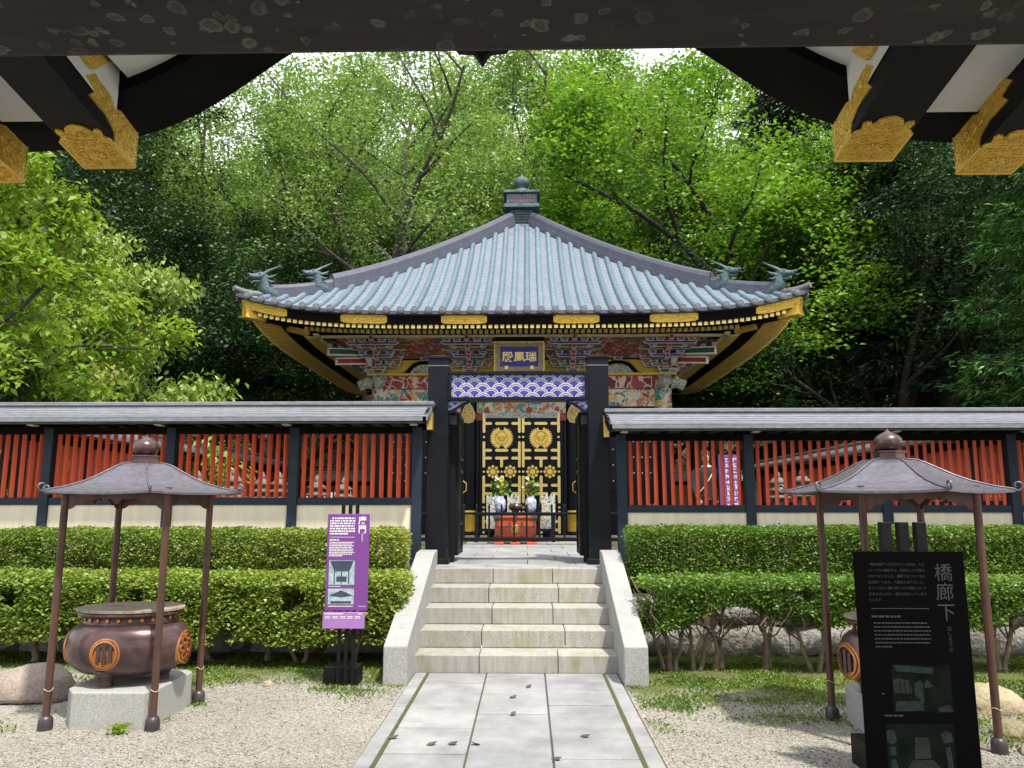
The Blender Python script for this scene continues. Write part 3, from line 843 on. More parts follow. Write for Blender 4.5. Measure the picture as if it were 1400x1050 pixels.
fence('red slat fence with grey roof and cream wall behind the purple sign', 7.25, [.0, 1.475, 2.90, 4.345, 5.79, 7.22], (-8.36, 8.9, 0), 0, extra_end=7.36)
fence('red slat fence with grey roof and cream wall behind the black sign', 7.5, [.03, 1.49, 3.03, 4.48, 5.9, 7.4], (1.19, 8.95, -.085), 0, extra_end=-.14)
fence('red side fence of the forecourt, seen through the slats above the boulder burner', 11.2, [i * 1.4 for i in range(9)], (-6.15, 9.4, -.02), PI / 2)
fence('red side fence of the forecourt, seen through the slats above the black sign', 11.2, [i * 1.4 for i in range(9)], (6.35, 20.6, -.03), -PI / 2)

# ------------------------------------------------------------------ the black gate at the top of the stairs
gt = thing('lacquered_gate', 'black lacquered gate with a blue and white wave pattern on its lintel', 'gate', (CX, 9.08, .8))
GX = .945
for sx in (-1, 1):
    xc = CX - .005 + sx * GX
    mb = MB(); mb.box(xc - .122, xc + .122, 8.96, 9.20, .86, 3.20)
    p = mb.build('post', 'black', gt, .008, 2)
    mb = MB(); mb.box(xc - .15, xc + .15, 8.93, 9.24, .8, .872); mb.build('post_shoe', 'black_wood', p, .006, 1)
    mb = MB(); mb.add([(xc - .135, 8.945, 3.2), (xc + .135, 8.945, 3.2), (xc + .135, 9.215, 3.2), (xc - .135, 9.215, 3.2), (xc - .135, 8.945, 3.225), (xc + .135, 8.945, 3.225), (xc + .135, 9.215, 3.225), (xc - .135, 9.215, 3.225), (xc, 9.08, 3.265)],
                     [(3, 2, 1, 0), (0, 1, 5, 4), (1, 2, 6, 5), (2, 3, 7, 6), (3, 0, 4, 7), (4, 5, 8), (5, 6, 8), (6, 7, 8), (7, 4, 8)])
    mb.build('post_cap', 'black_wood', p)
    mb = MB(); mb.box(xc - .127, xc + .127, 8.955, 9.205, 3.105, 3.118); mb.build('collar', 'slate_paint', p)
    # rear strut with pale collars
    xr = CX + sx * .80
    mb = MB(); mb.box(xr - .035, xr + .035, 9.26, 9.34, .81, 2.70); s_ = mb.build('rear_strut', 'black_wood', gt, .004, 1)
    mb = MB(); mb.box(xr - .042, xr + .042, 9.25, 9.35, 2.58, 2.70); mb.box(xr - .042, xr + .042, 9.25, 9.35, 2.44, 2.55); mb.build('collar', 'ridge', s_)
    mb = MB()
    for z in (1.0, 1.35, 1.9, 2.3): mb.box(xc - sx * .122 - .012, xc - sx * .122 + .012, 9.02, 9.06, z, z + .05)
    mb.build('hinge', 'iron', p)
    # the open leaf
    xl = CX + sx * .755
    ya, yb = 9.36, 10.06
    mb = MB()
    mb.box(xl - .025, xl + .025, ya, ya + .07, .88, 2.60); mb.box(xl - .025, xl + .025, yb - .07, yb, .88, 2.60)
    for z0, z1 in ((.88, .96), (1.22, 1.28), (1.86, 1.92), (2.02, 2.07), (2.52, 2.60)): mb.box(xl - .022, xl + .022, ya + .071, yb - .071, z0, z1)
    d = mb.build('door_leaf', 'black_wood', gt, .004, 1)
    mb = MB(); mb.box(xl - .008, xl + .008, ya + .06, yb - .06, .94, 2.54); mb.build('panel', 'black', d)
    mb = MB()
    for z in (.92, 1.25, 1.89, 2.045, 2.56): mb.box(xl - .029 if sx > 0 else xl + .0255, xl - .0255 if sx > 0 else xl + .029, ya + .10, yb - .10, z - .012, z + .012)
    mb.build('edge_trim', 'beam_side', d)
    mb = MB(); xx = xl - sx * .03; mb.tube([(xx, yb - .12, 1.78), (xx - sx * .04, yb - .12, 1.75), (xx - sx * .04, yb - .12, 1.66), (xx, yb - .12, 1.63)], .008, 6)
    mb.build('handle', 'gold', d)
# lintel: frame and panel
lx0, lx1 = CX - GX + .117, CX + GX - .127
lin = MB()
lin.box(lx0, lx1, 8.99, 9.15, 2.712, 3.02)
lin = lin.build('lintel', 'violet_paint', gt)
fr = MB()
fr.box(lx0, lx1, 8.945, 9.16, 3.005, 3.04); fr.box(lx0, lx1, 8.945, 9.16, 2.695, 2.732)
fr.box(lx0, lx0 + .035, 8.945, 8.99, 2.733, 3.004); fr.box(lx1 - .035, lx1, 8.945, 8.99, 2.733, 3.004)
fr.build('lintel_frame', 'black', lin, .003, 1)
def waves(mb, x0, x1, z0, z1, y, clipf=None, w=.196, rh=.056, h=.090, mats=(0, 1, 2)):
    rows = int((z1 - z0) / rh) + 2
    bands = [(1.0, .89, 0), (.89, .74, 1), (.74, .65, 0), (.65, .60, 1), (.60, 0, 2)]
    for r in range(rows):
        zb = z1 - h - r * rh + .012
        off = w / 2 if r % 2 else 0
        k0 = int(math.floor((x0 - w) / w))
        for k in range(k0, int((x1 + w) / w) + 1):
            cx = k * w + off
            for (ra, rb, mi) in bands:
                n = 12
                for i in range(n):
                    a0, a1 = PI * i / n, PI * (i + 1) / n
                    q = [(cx + ra * w / 2 * math.cos(a0), zb + ra * h * math.sin(a0)), (cx + ra * w / 2 * math.cos(a1), zb + ra * h * math.sin(a1)),
                         (cx + rb * w / 2 * math.cos(a1), zb + rb * h * math.sin(a1)), (cx + rb * w / 2 * math.cos(a0), zb + rb * h * math.sin(a0))]
                    if any(a < x0 or a > x1 for a, b in q): 
                        q = [(min(max(a, x0), x1), b) for a, b in q]
                        if max(a for a, b in q) - min(a for a, b in q) < 1e-5: continue
                    if max(b for a, b in q) > z1 or min(b for a, b in q) < z0:
                        q = [(a, min(max(b, z0), z1)) for a, b in q]
                        if max(b for a, b in q) - min(b for a, b in q) < 1e-5: continue
                    if clipf and not all(clipf(a, b) for a, b in q): continue
                    yy = y - .0016 * r - (.0006 if mi == 0 else 0)
                    mb.add([(a, yy, b) for a, b in q], [(3, 2, 1, 0)] if q[0][0] > q[1][0] or True else [(0, 1, 2, 3)], mats[mi])
wv = MB(); waves(wv, lx0 + .034, lx1 - .034, 2.734, 3.003, 8.988)
wv.build('wave_relief', ['wave_white', 'slate_paint', 'violet_paint'], lin)
for sx in (-1, 1):                                           # curved bracket under each end of the lintel
    xe = lx0 if sx < 0 else lx1
    poly = [(xe, 2.694), (xe - sx * .24, 2.694), (xe - sx * .22, 2.668), (xe - sx * .17, 2.655), (xe - sx * .13, 2.625), (xe - sx * .07, 2.59), (xe, 2.56)]
    mb = MB(); mb.prism(poly, 9.0, 9.12); br = mb.build('bracket_arm', 'violet_paint', gt)
    mb = MB(); pts = poly[1:]; mb.tube([(a, 8.995, b) for a, b in pts], .012, 6); mb.build('edge_trim', 'black', br)
    def inside(a, b, xe=xe, sx=sx):
        d = (xe - a) * sx * -1 if sx > 0 else (a - xe)
        d = abs(a - xe)
        lim = np.interp(d, [0, .07, .13, .17, .22, .24], [2.575, 2.603, 2.637, 2.664, 2.676, 2.69])
        return b >= lim
    mb = MB(); waves(mb, min(xe, xe - sx * .23), max(xe, xe - sx * .23), 2.57, 2.692, 8.998, inside, .12, .036, .056)
    mb.build('wave_relief', ['wave_white', 'slate_paint', 'violet_paint'], br)

# ------------------------------------------------------------------ incense burners: shelter, cauldron, plinth
def crest_bars(mb, basis, r=.105):
    """three vertical bars in a ring; basis(u, v, d): in-plane u, v and outward d"""
    n = 36
    def ring(ra, rb, d0, d1, mi):
        for i in range(n):
            a0, a1 = 2 * PI * i / n, 2 * PI * (i + 1) / n
            P = lambda r_, a, d: basis(r_ * math.cos(a), r_ * math.sin(a), d)
            mb.add([P(ra, a0, d1), P(ra, a1, d1), P(rb, a1, d1), P(rb, a0, d1)], [(0, 1, 2, 3)], mi)
            mb.add([P(ra, a0, d0), P(ra, a1, d0), P(ra, a1, d1), P(ra, a0, d1)], [(0, 1, 2, 3)], mi)
            if rb > 0: mb.add([P(rb, a0, d0), P(rb, a1, d0), P(rb, a1, d1), P(rb, a0, d1)], [(3, 2, 1, 0)], mi)
    ring(r, r * .93, -.06, .012, 0); ring(r * .93, 0, -.06, .006, 1); ring(r * .86, r * .76, -.01, .018, 0)
    for cx, hw, hh in ((-.40, .11, .50), (0, .13, .62), (.40, .11, .50)):
        q = [(-1, -1), (1, -1), (1, 1), (-1, 1)]
        v = [basis(r * (cx + hw * a), r * hh * b, d) for d in (.004, .019) for a, b in q]
        mb.add(v, [(3, 2, 1, 0), (4, 5, 6, 7), (0, 1, 5, 4), (1, 2, 6, 5), (2, 3, 7, 6), (3, 0, 4, 7)], 2)
def crest_cells(mb, basis, r=.105):
    """seven round cells, one in the middle and six about it, inside a ring"""
    n = 36
    def ring(ra, rb, d0, d1, mi, cu=0, cv=0):
        for i in range(n):
            a0, a1 = 2 * PI * i / n, 2 * PI * (i + 1) / n
            P = lambda r_, a, d: basis(cu + r_ * math.cos(a), cv + r_ * math.sin(a), d)
            mb.add([P(ra, a0, d1), P(ra, a1, d1), P(rb, a1, d1), P(rb, a0, d1)], [(0, 1, 2, 3)], mi)
            mb.add([P(ra, a0, d0), P(ra, a1, d0), P(ra, a1, d1), P(ra, a0, d1)], [(0, 1, 2, 3)], mi)
    ring(r, r * .92, -.06, .014, 0); ring(r * .92, 0, -.06, .006, 1)
    for k in range(9):
        a = 2 * PI * k / 8
        cu, cv = (0, 0) if k == 8 else (r * .62 * math.cos(a), r * .62 * math.sin(a))
        ring(r * (.30 if k == 8 else .225), r * (.22 if k == 8 else .16), 0, .016, 0, cu, cv)

def shelter(cx, cy, phase, label):
    t = thing('incense_shelter', label, 'shelter', (cx, cy, 0))
    Rr = .712
    prof = [(1.0, 1.562), (.84, 1.588), (.66, 1.628), (.52, 1.672), (.40, 1.718), (.30, 1.757), (.235, 1.776), (.13, 1.784)]
    mb = MB(); n = 6; m = 5
    vs = []; N = n * m
    for r, z in prof:
        for k in range(n):
            a0, a1 = 2 * PI * k / n + phase, 2 * PI * (k + 1) / n + phase
            for q in range(m):
                u = q / m
                x = (1 - u) * math.cos(a0) + u * math.cos(a1); y = (1 - u) * math.sin(a0) + u * math.sin(a1)
                zz = z + .012 * (abs(u - .5) * 2) ** 2 * (r ** 3)     # corners lift slightly
                vs.append((cx + Rr * r * x, cy + Rr * r * y, zz))
    fs = [(i * N + k, i * N + (k + 1) % N, (i + 1) * N + (k + 1) % N, (i + 1) * N + k) for i in range(len(prof) - 1) for k in range(N)]
    mb.add(vs, fs, 0, False)
    mb.add(vs[-N:], [tuple(range(N))])
    rim = [(x, y, z - .014) for x, y, z in vs[:N]]
    mb.add(vs[:N] + rim, [(k, N + k, N + (k + 1) % N, (k + 1) % N) for k in range(N)], 0)
    inner = [(cx + (x - cx) * .2, cy + (y - cy) * .2, 1.66) for x, y, z in rim]
    mb.add(rim + inner, [(k, N + k, N + (k + 1) % N, (k + 1) % N) for k in range(N)], 1)
    mb.add(inner, [tuple(reversed(range(N)))], 1)
    rf = mb.build('roof', ['bronze_roof', 'bronze_leg'], t)
    sm = MB()
    for k in range(n):                                         # raised seams and the curl at each corner
        a = 2 * PI * k / n + phase
        ca, sa = math.cos(a), math.sin(a)
        sm.tube([(cx + Rr * r * ca, cy + Rr * r * sa, z + .012 * r ** 3 + .004) for r, z in prof], .007, 6)
    sm.build('seam', 'bronze_roof', rf)
    for k in range(n):
        a = 2 * PI * k / n + phase
        ca, sa = math.cos(a), math.sin(a); c = MB()
        pts = []
        for q in range(15):
            th = -PI / 2 + q / 14 * 1.75 * PI
            rr = .030 * (1 - .035 * q)
            pts.append((cx + (Rr + .012 + rr * math.cos(th)) * ca, cy + (Rr + .012 + rr * math.cos(th)) * sa, 1.600 + rr * math.sin(th)))
        pts = [(cx + (Rr - .06) * ca, cy + (Rr - .06) * sa, 1.573)] + pts
        c.tube(pts, [.007] * 10 + [.006] * 6, 7)
        c.build('corner_curl', 'bronze_roof', rf)
    fb = MB()
    fb.lathe([(.115, 1.775), (.115, 1.795), (.098, 1.80), (.098, 1.828), (.108, 1.832), (.108, 1.842), (.06, 1.846)], (cx, cy, 0), 6, phase=phase, smooth=False)
    fb.lathe([(.045, 1.845), (.062, 1.85), (.085, 1.872), (.0925, 1.90), (.086, 1.93), (.066, 1.953), (.040, 1.966), (.018, 1.978), (.006, 1.992), (.001, 1.997)], (cx, cy, 0), 28)
    fb.build('finial', 'bronze', t)
    hs = .36
    # scalloped valance boards between the legs
    for (ax, ay, bx, by) in ((-1, -1, 1, -1), (1, -1, 1, 1), (1, 1, -1, 1), (-1, 1, -1, -1)):
        p0 = Vector((cx + ax * hs, cy + ay * hs, 0)); p1 = Vector((cx + bx * hs, cy + by * hs, 0))
        d = (p1 - p0); Ld = d.length; d.normalize(); nrm = Vector((d.y, -d.x, 0))
        low = []
        for i in range(61):
            u = i / 60; e = min(u, 1 - u)
            drop = .035 + .075 * max(0, 1 - e / .26) ** .8
            drop += .016 * abs(math.sin(u * PI * 9)) + (.03 * max(0, 1 - abs(u - .5) / .07) if abs(u - .5) < .07 else 0)
            low.append((u, drop))
        v = []
        for s in (-.004, .004):
            for u, dr in low: v.append(p0 + d * (u * Ld) + nrm * s + Vector((0, 0, 1.575)))
            for u, dr in low: v.append(p0 + d * (u * Ld) + nrm * s + Vector((0, 0, 1.562 - dr)))
        n_ = 61; f = []
        for i in range(60):
            f += [(i, i + 1, n_ + i + 1, n_ + i), (2 * n_ + i + 1, 2 * n_ + i, 3 * n_ + i, 3 * n_ + i + 1), (n_ + i, n_ + i + 1, 3 * n_ + i + 1, 3 * n_ + i)]
        vb = MB(); vb.add(v, f); vb.build('valance', 'bronze_leg', t)
    for ax, ay in ((-1, -1), (1, -1), (1, 1), (-1, 1)):
        x, y = cx + ax * hs, cy + ay * hs
        mb = MB(); mb.tube([(x, y, .05), (x, y, 1.6)], .0245, 14); lg = mb.build('leg', 'bronze_leg', t)
        mb = MB(); mb.lathe([(.046, -.01), (.048, .02), (.046, .06), (.038, .082), (.026, .09)], (x, y, 0), 18); mb.build('foot', 'foot_bronze', lg)
        mb = MB(); mb.tube([(x + .027 * math.cos(a), y + .027 * math.sin(a), .255 + .008 * math.sin(a * 2)) for a in np.linspace(0, 2 * PI, 16)], .002, 5, 0, False); mb.build('wire_tie', 'pale_metal', lg)
    return t

def cauldron(cx, cy, label, rot=0.0):
    def W(x, y, z): return (cx + (x - cx) * math.cos(rot) - (y - cy) * math.sin(rot), cy + (x - cx) * math.sin(rot) + (y - cy) * math.cos(rot), z)
    t = thing('incense_cauldron', label, 'incense burner', (cx, cy, .24))
    a, b = .425, .322
    prof = [(.30, .30), (.55, .302), (.76, .325), (.90, .37), (.98, .44), (1.0, .50), (.985, .555), (.93, .605), (.84, .637), (.76, .648), (.745, .652)]
    mb = MB(); mb.lathe([(r, z) for r, z in prof], (cx, cy, 0), 56, 0, a, b, rot)
    body = mb.build('body', 'bronze', t)
    mb = MB(); mb.lathe([(.755, .648), (.765, .66), (.745, .664), (.745, .70), (.83, .704), (.86, .712), (.86, .728), (.80, .732)], (cx, cy, 0), 56, 0, a, b, rot)
    rim = mb.build('rim', 'bronze', t)
    mb = MB()
    for k in range(26):
        th = 2 * PI * k / 26
        px, py, _ = W(cx + .75 * a * math.cos(th), cy + .75 * b * math.sin(th), 0)
        nx, ny = math.cos(th) / a, math.sin(th) / b; L = math.hypot(nx, ny); nx /= L; ny /= L
        nx, ny = nx * math.cos(rot) - ny * math.sin(rot), nx * math.sin(rot) + ny * math.cos(rot)
        c = Vector((px, py, .682)); u = Vector((-ny, nx, 0)); nv = Vector((nx, ny, 0))
        vs = [c + u * (.013 * math.cos(q)) + Vector((0, 0, .013 * math.sin(q))) + nv * d for d in (0, .006) for q in np.linspace(0, 2 * PI, 11)[:-1]]
        mb.add(vs, [tuple(range(10, 20))] + [(i, (i + 1) % 10, 10 + (i + 1) % 10, 10 + i) for i in range(10)])
    mb.build('neck_crest_row', 'copper_crest', rim)
    mb = MB()
    for i in range(7):                                        # board lid of seven planks, clipped to the oval
        u0, u1 = -1 + i * 2 / 7, -1 + (i + 1) * 2 / 7
        poly = []
        for q in np.linspace(u0 + .01, u1 - .01, 7): poly.append((q, math.sqrt(max(0, 1 - q * q))))
        for q in np.linspace(u1 - .01, u0 + .01, 7): poly.append((q, -math.sqrt(max(0, 1 - q * q))))
        poly = [W(cx + w * a * .88, cy + p * b * .88, 0)[:2] for p, w in poly]
        mb.prism(poly, .734, .752 + rnd.uniform(-.002, .003), 0, 'z')
    mb.build('lid', 'lid_wood', t, .003, 1)
    for th in (-1.75, .42, 2.55):
        x, y, _ = W(cx + .58 * a * math.cos(th), cy + .58 * b * math.sin(th), 0)
        mb = MB(); mb.lathe([(.048, .238), (.046, .26), (.050, .285), (.068, .315), (.095, .345), (.05, .37)], (x, y, 0), 20)
        mb.build('foot', 'bronze', t)
    mb = MB()
    crest_bars(mb, lambda u, v, d: W(cx + u, cy - b * math.sqrt(1 - min(.8, (u / a) ** 2)) - d * 1.0 + .004 + abs(v) ** 2 * 1.2, .475 + v))
    mb.build('crest', ['copper_crest', 'copper_crest', 'bronze'], t)
    mb = MB()
    crest_cells(mb, lambda u, v, d: W(cx + a * math.sqrt(1 - min(.8, (u / b) ** 2)) + d - .004 - abs(v) ** 2 * 1.2, cy + u, .475 + v), .115)
    mb.build('crest', ['copper_crest', 'copper_crest', 'bronze'], t)
    mb = MB()
    crest_bars(mb, lambda u, v, d: W(cx - a * math.sqrt(1 - min(.8, (u / b) ** 2)) - d + .004 + abs(v) ** 2 * 1.2, cy - u, .475 + v), .115)
    mb.build('crest', ['copper_crest', 'copper_crest', 'bronze'], t)
    return t

def plinth(cx, cy, label, mat, k=1.0):
    mb = MB()
    poly = [(-.22, -.36), (.27, -.36), (.31, -.30), (.31, .30), (.25, .36), (-.26, .36), (-.31, .30), (-.31, -.24)]
    mb.prism([(cx + x * k, cy + y) for x, y in poly], -.03, .24, 0, 'z')
    tag(mb.build('stone_plinth', mat, None, .012, 3), label, 'plinth')
shelter(-2.72, 5.70, 0.0, 'bronze hexagonal shelter on four thin legs, nearest to the purple sign, over the crested cauldron')
cauldron(-2.735, 5.69, 'round bronze cauldron with copper crests and board lid, fully visible between its shelter legs')
plinth(-2.70, 5.70, 'speckled pale granite plinth under the fully visible cauldron', 'granite')
shelter(2.62, 5.34, R(30), 'bronze hexagonal shelter on four thin legs, behind the black sign')
cauldron(2.62, 5.35, 'bronze cauldron mostly hidden by the black sign, one crest showing', R(12))
plinth(2.615, 5.36, 'granite plinth half hidden by the black sign', 'granite_light', .88)

# ------------------------------------------------------------------ sign boards
def words(mb, x0, x1, z, h, y, r, mi=0, density=.84):
    x = x0
    while x < x1 - h * .5:
        w = min(r.uniform(h * .6, h * 3.2), x1 - x)
        mb.box(x, x + w, y, y + .0012, z - h / 2, z + h / 2, mi)
        x += w + h * r.uniform(.35, .7)
def glyphs(mb, x0, x1, z, h, y, r, mi=0):                      # tiny illegible characters: a few strokes per cell
    x = x0
    while x < x1 - h * .8:
        if r.random() < .93:
            for _ in range(r.randint(2, 3)):
                zz = z + r.uniform(-.42, .42) * h; w = r.uniform(.4, .85) * h; xo = r.uniform(0, h * .9 - w)
                mb.box(x + xo, x + xo + w, y, y + .0012, zz - h * .05, zz + h * .05, mi)
            for _ in range(r.randint(1, 2)):
                xx = x + r.uniform(.1, .8) * h; q = r.uniform(.25, .48) * h; zz = z + r.uniform(-.1, .1) * h
                mb.box(xx - h * .05, xx + h * .05, y - .0002, y + .001, zz - q, zz + q, mi)
        x += h * 1.04
r = random.Random(8)
ps = thing('sign_board', 'tall purple information board with white lettering and two pictures on black posts', 'sign', (-1.42, 6.62, 0))
X0, X1, Z0, Z1 = -1.560, -1.205, .607, 1.402
mb = MB(); mb.box(X0, X1, 6.585, 6.605, Z0, Z1); pnl = mb.build('panel', 'purple', ps, .003, 1)
W_, H_ = X1 - X0, Z1 - Z0
px = lambda u: X0 + u * W_
pz = lambda v: Z1 - v * H_
mb = MB()
for i in range(7): words(mb, px(.06 + (.05 if i == 0 else 0)), px(.66 if i < 6 else .5), pz(.045 + i * .027), .0125, 6.5835, r)
mb.box(px(.06), px(.66), 6.5835, 6.5847, pz(.243) - .0015, pz(.243) + .0015)
words(mb, px(.06), px(.29), pz(.272), .009, 6.5835, r)
for i in range(9): words(mb, px(.06), px((.64, .62, .66, .6, .65, .63, .66, .61, .38)[i]), pz(.297 + i * .0175), .0072, 6.5835, r)
words(mb, px(.08), px(.36), pz(.752), .005, 6.5835, r); words(mb, px(.08), px(.66), pz(.955), .006, 6.5835, r)
for k in range(5): mb.box(px(.80 + k * .035), px(.815 + k * .035), 6.5835, 6.5847, pz(.955) - .003, pz(.955) + .003)
text_mb(mb, '唐門', px(.835), pz(.115), .072, 6.5843, .0006, 0, True, None, .0012, 1.02)
text_mb(mb, 'からもん', px(.84), pz(.245), .0165, 6.5843, .0006, 0, True, None, .0003, 1.0)
mb.build('lettering', 'white_paint', pnl)
for (v0, v1, name) in ((.485, .735, 0), (.775, .935, 1)):      # two printed pictures: a gate ceiling and a roof
    a0, a1, b0, b1 = px(.07), px(.68), pz(v1), pz(v0)
    mb = MB(); mb.box(a0, a1, 6.5838, 6.5848, b0, b1, 0)
    w, h = a1 - a0, b1 - b0
    if name == 0:
        mb.prism([(a0 + .04 * w, b1 - .02 * h), (a1 - .04 * w, b1 - .02 * h), (a0 + .80 * w, b0 + .55 * h), (a0 + .22 * w, b0 + .55 * h)], 6.5830, 6.5836, 1)
        for q in (.22, .5, .78): mb.box(a0 + (q - .02) * w, a0 + (q + .02) * w, 6.5826, 6.5829, b0 + .05 * h, b0 + .55 * h, 1)
        mb.box(a0 + .30 * w, a0 + .70 * w, 6.5831, 6.5835, b0 + .12 * h, b0 + .34 * h, 1)
    else:
        mb.prism([(a0 + .04 * w, b0 + .55 * h), (a0 + .5 * w, b1 - .1 * h), (a1 - .04 * w, b0 + .55 * h), (a0 + .5 * w, b0 + .45 * h)], 6.5830, 6.5836, 1)
        mb.box(a0 + .1 * w, a1 - .1 * w, 6.5830, 6.5836, b0 + .05 * h, b0 + .2 * h, 1)
    mb.build('printed_picture', ['photo_blue', 'photo_navy'], pnl)
mb = MB(); mb.box(-1.572, -1.222, 6.575, 6.59, .462, .597); stp = mb.build('language_strip', 'purple_light', ps, .006, 2)
mb = MB()
words(mb, -1.555, -1.40, .582, .008, 6.5735, r); words(mb, -1.275, -1.245, .582, .006, 6.5735, r)
for k in range(5):
    for q in range(2): words(mb, -1.55 + k * .062, -1.55 + k * .062 + .045, .561 - q * .012, .006, 6.5735, r)
mb.build('lettering', 'white_paint', stp)
for xx in (-1.437, -1.377, -1.317):
    mb = MB(); mb.box(xx - .014, xx + .014, 6.607, 6.632, .0, 1.482); mb.build('post', 'iron', ps, .002, 1)
mb = MB(); mb.box(-1.565, -1.275, 6.634, 6.83, -.01, .145); mb.build('base_block', 'iron', ps, .006, 2)

bs = thing('sign_board', 'tall black information board with grey lettering in front of a bronze shelter', 'sign', (2.27, 4.46, 0))
X0, X1, Z0, Z1 = 1.963, 2.572, -.02, 1.222
mb = MB(); mb.box(X0, X1, 4.44, 4.458, Z0, Z1); pnl = mb.build('panel', 'sign_black', bs, .003, 1)
W_ = X1 - X0
bx = lambda p: X0 + W_ * p / 151.0                            # millimetre-like grid on the board
bz = lambda p: 1.222 - (p) * .00388
mb = MB()
JT = ['現在橋廊下と呼ばれている所は、もと', 'いくつかの橋廊下は、往時をしのび復元', 'されておりました。橋廊下をつなぐ道を', 'は当時一つより、七間ほどありました。', 'をうしろにと通り仰ぐものを囲いたして', 'がありましたが、現在は復元していると', 'ています']
for i, line in enumerate(JT): text_mb(mb, line, bx(57 if i else 59) if i < 6 else bx(25), bz(18.5 + i * 8.3), .0178, 4.4388, .0005, 0)
mb.box(bx(19), bx(98), 4.4382, 4.439, bz(80) - .002, bz(80) + .002)
words(mb, bx(19), bx(58), bz(91), .011, 4.4382, r)
for i in range(7): words(mb, bx(21), bx((94, 98, 97, 96, 97, 95, 44)[i]), bz(100 + i * 5.4), .0068, 4.4382, r)
words(mb, bx(27), bx(52), bz(225), .008, 4.4382, r); words(mb, bx(25), bx(30), bz(196), .006, 4.4382, r)
for ch, zz in (('橋', 30), ('廊', 57), ('下', 85)):
    text_mb(mb, ch, bx(121), bz(zz), .103, 4.4388, .0006, 0)
text_mb(mb, 'はしろうか', bx(123), bz(122), .0265, 4.4388, .0006, 0, True, None, 0, 1.05)
mb.build('lettering', 'sign_gray', pnl)
mb = MB()                                                     # picture 1: a roofed corridor among trees
A0, A1, B0, B1 = bx(40), bx(119), bz(220), bz(157)
P = lambda u, v: (A0 + (A1 - A0) * u, B1 - (B1 - B0) * v)
def poly(mb, pts, y, mi): mb.prism([P(*q) for q in pts], y, y + .0008, mi)
poly(mb, [(0, 0), (1, 0), (1, 1), (0, 1)], 4.4388, 1)
poly(mb, [(.04, .0), (.72, .06), (.70, .19), (.08, .14)], 4.4378, 0)
poly(mb, [(.02, .32), (.12, .29), (.30, .34), (.33, .62), (.02, .60)], 4.4378, 0)
poly(mb, [(.37, .40), (.48, .32), (.52, .40), (.52, .80), (.37, .66)], 4.4378, 0)
poly(mb, [(.54, .40), (.60, .32), (.70, .46), (.54, .50)], 4.4378, 0)
poly(mb, [(.05, .78), (.50, .76), (.50, .97), (.02, .99)], 4.4378, 0); poly(mb, [(.74, .92), (.95, .84), (1, 1), (.76, 1)], 4.4378, 0)
for q in (.13, .21, .29): poly(mb, [(q, .34), (q + .012, .34), (q + .012, .62), (q, .62)], 4.4372, 1)
mb.build('printed_picture', ['photo_gray', 'photo_dark'], pnl)
mb = MB()                                                     # picture 2: looking along the corridor floor
A0, A1, B0, B1 = bx(27), bx(117), bz(304), bz(236)
poly(mb, [(0, 0), (1, 0), (1, 1), (0, 1)], 4.4388, 1)
poly(mb, [(.42, .26), (.62, .26), (.64, .66), (.40, .68)], 4.4378, 0)
poly(mb, [(.37, .70), (.67, .69), (.84, .98), (.22, .98)], 4.4378, 0)
poly(mb, [(.0, .16), (.06, .10), (.13, .14), (.15, .34), (.08, .40), (.01, .34)], 4.4378, 0)
poly(mb, [(.80, .20), (.88, .13), (.96, .16), (.99, .34), (.84, .38)], 4.4378, 0)
poly(mb, [(.04, .44), (.13, .44), (.13, .62), (.04, .60)], 4.4378, 0); poly(mb, [(.04, .70), (.12, .68), (.18, .98), (.06, .98)], 4.4378, 0)
poly(mb, [(.86, .46), (.93, .44), (.97, .96), (.88, .92)], 4.4378, 0)
mb.build('printed_picture', ['photo_gray', 'photo_dark'], pnl)
for xx in (2.165, 2.262, 2.36):
    mb = MB(); mb.box(xx - .030, xx + .030, 4.460, 4.505, 0, 1.382); mb.build('post', 'iron', bs, .003, 1)
mb = MB(); mb.box(2.02, 2.50, 4.507, 4.80, -.01, .16); mb.build('base_block', 'iron', bs, .006, 2)

# ------------------------------------------------------------------ fence of bars, altar things in front of the doors
bf = thing('bar_railing', 'low black bar railing across the forecourt in front of the gilded doors', 'railing', (CX, 13.4, .81))
mb = MB(); mb.box(-1.75, 1.75, 13.36, 13.44, .862, .925); mb.build('bottom_rail', 'iron', bf, .004, 1)
mb = MB(); mb.box(-1.75, 1.75, 13.375, 13.425, 1.312, 1.352); mb.build('top_rail', 'iron', bf, .004, 1)
for k in range(-7, 8):
    x = -.10 + k * .216
    mb = MB(); mb.box(x - .016, x + .016, 13.385, 13.415, .926, 1.311); mb.box(x - .016, x + .016, 13.385, 13.415, 1.353, 1.47)
    mb.add([(x - .016, 13.385, 1.47), (x + .016, 13.385, 1.47), (x + .016, 13.415, 1.47), (x - .016, 13.415, 1.47), (x, 13.4, 1.50)], [(0, 1, 4), (1, 2, 4), (2, 3, 4), (3, 0, 4)])
    mb.build('bar', 'iron', bf)
for x in (-1.5, -.10, 1.12):
    mb = MB(); mb.box(x - .04, x + .04, 13.33, 13.47, .805, .861); mb.build('foot', 'iron', bf)

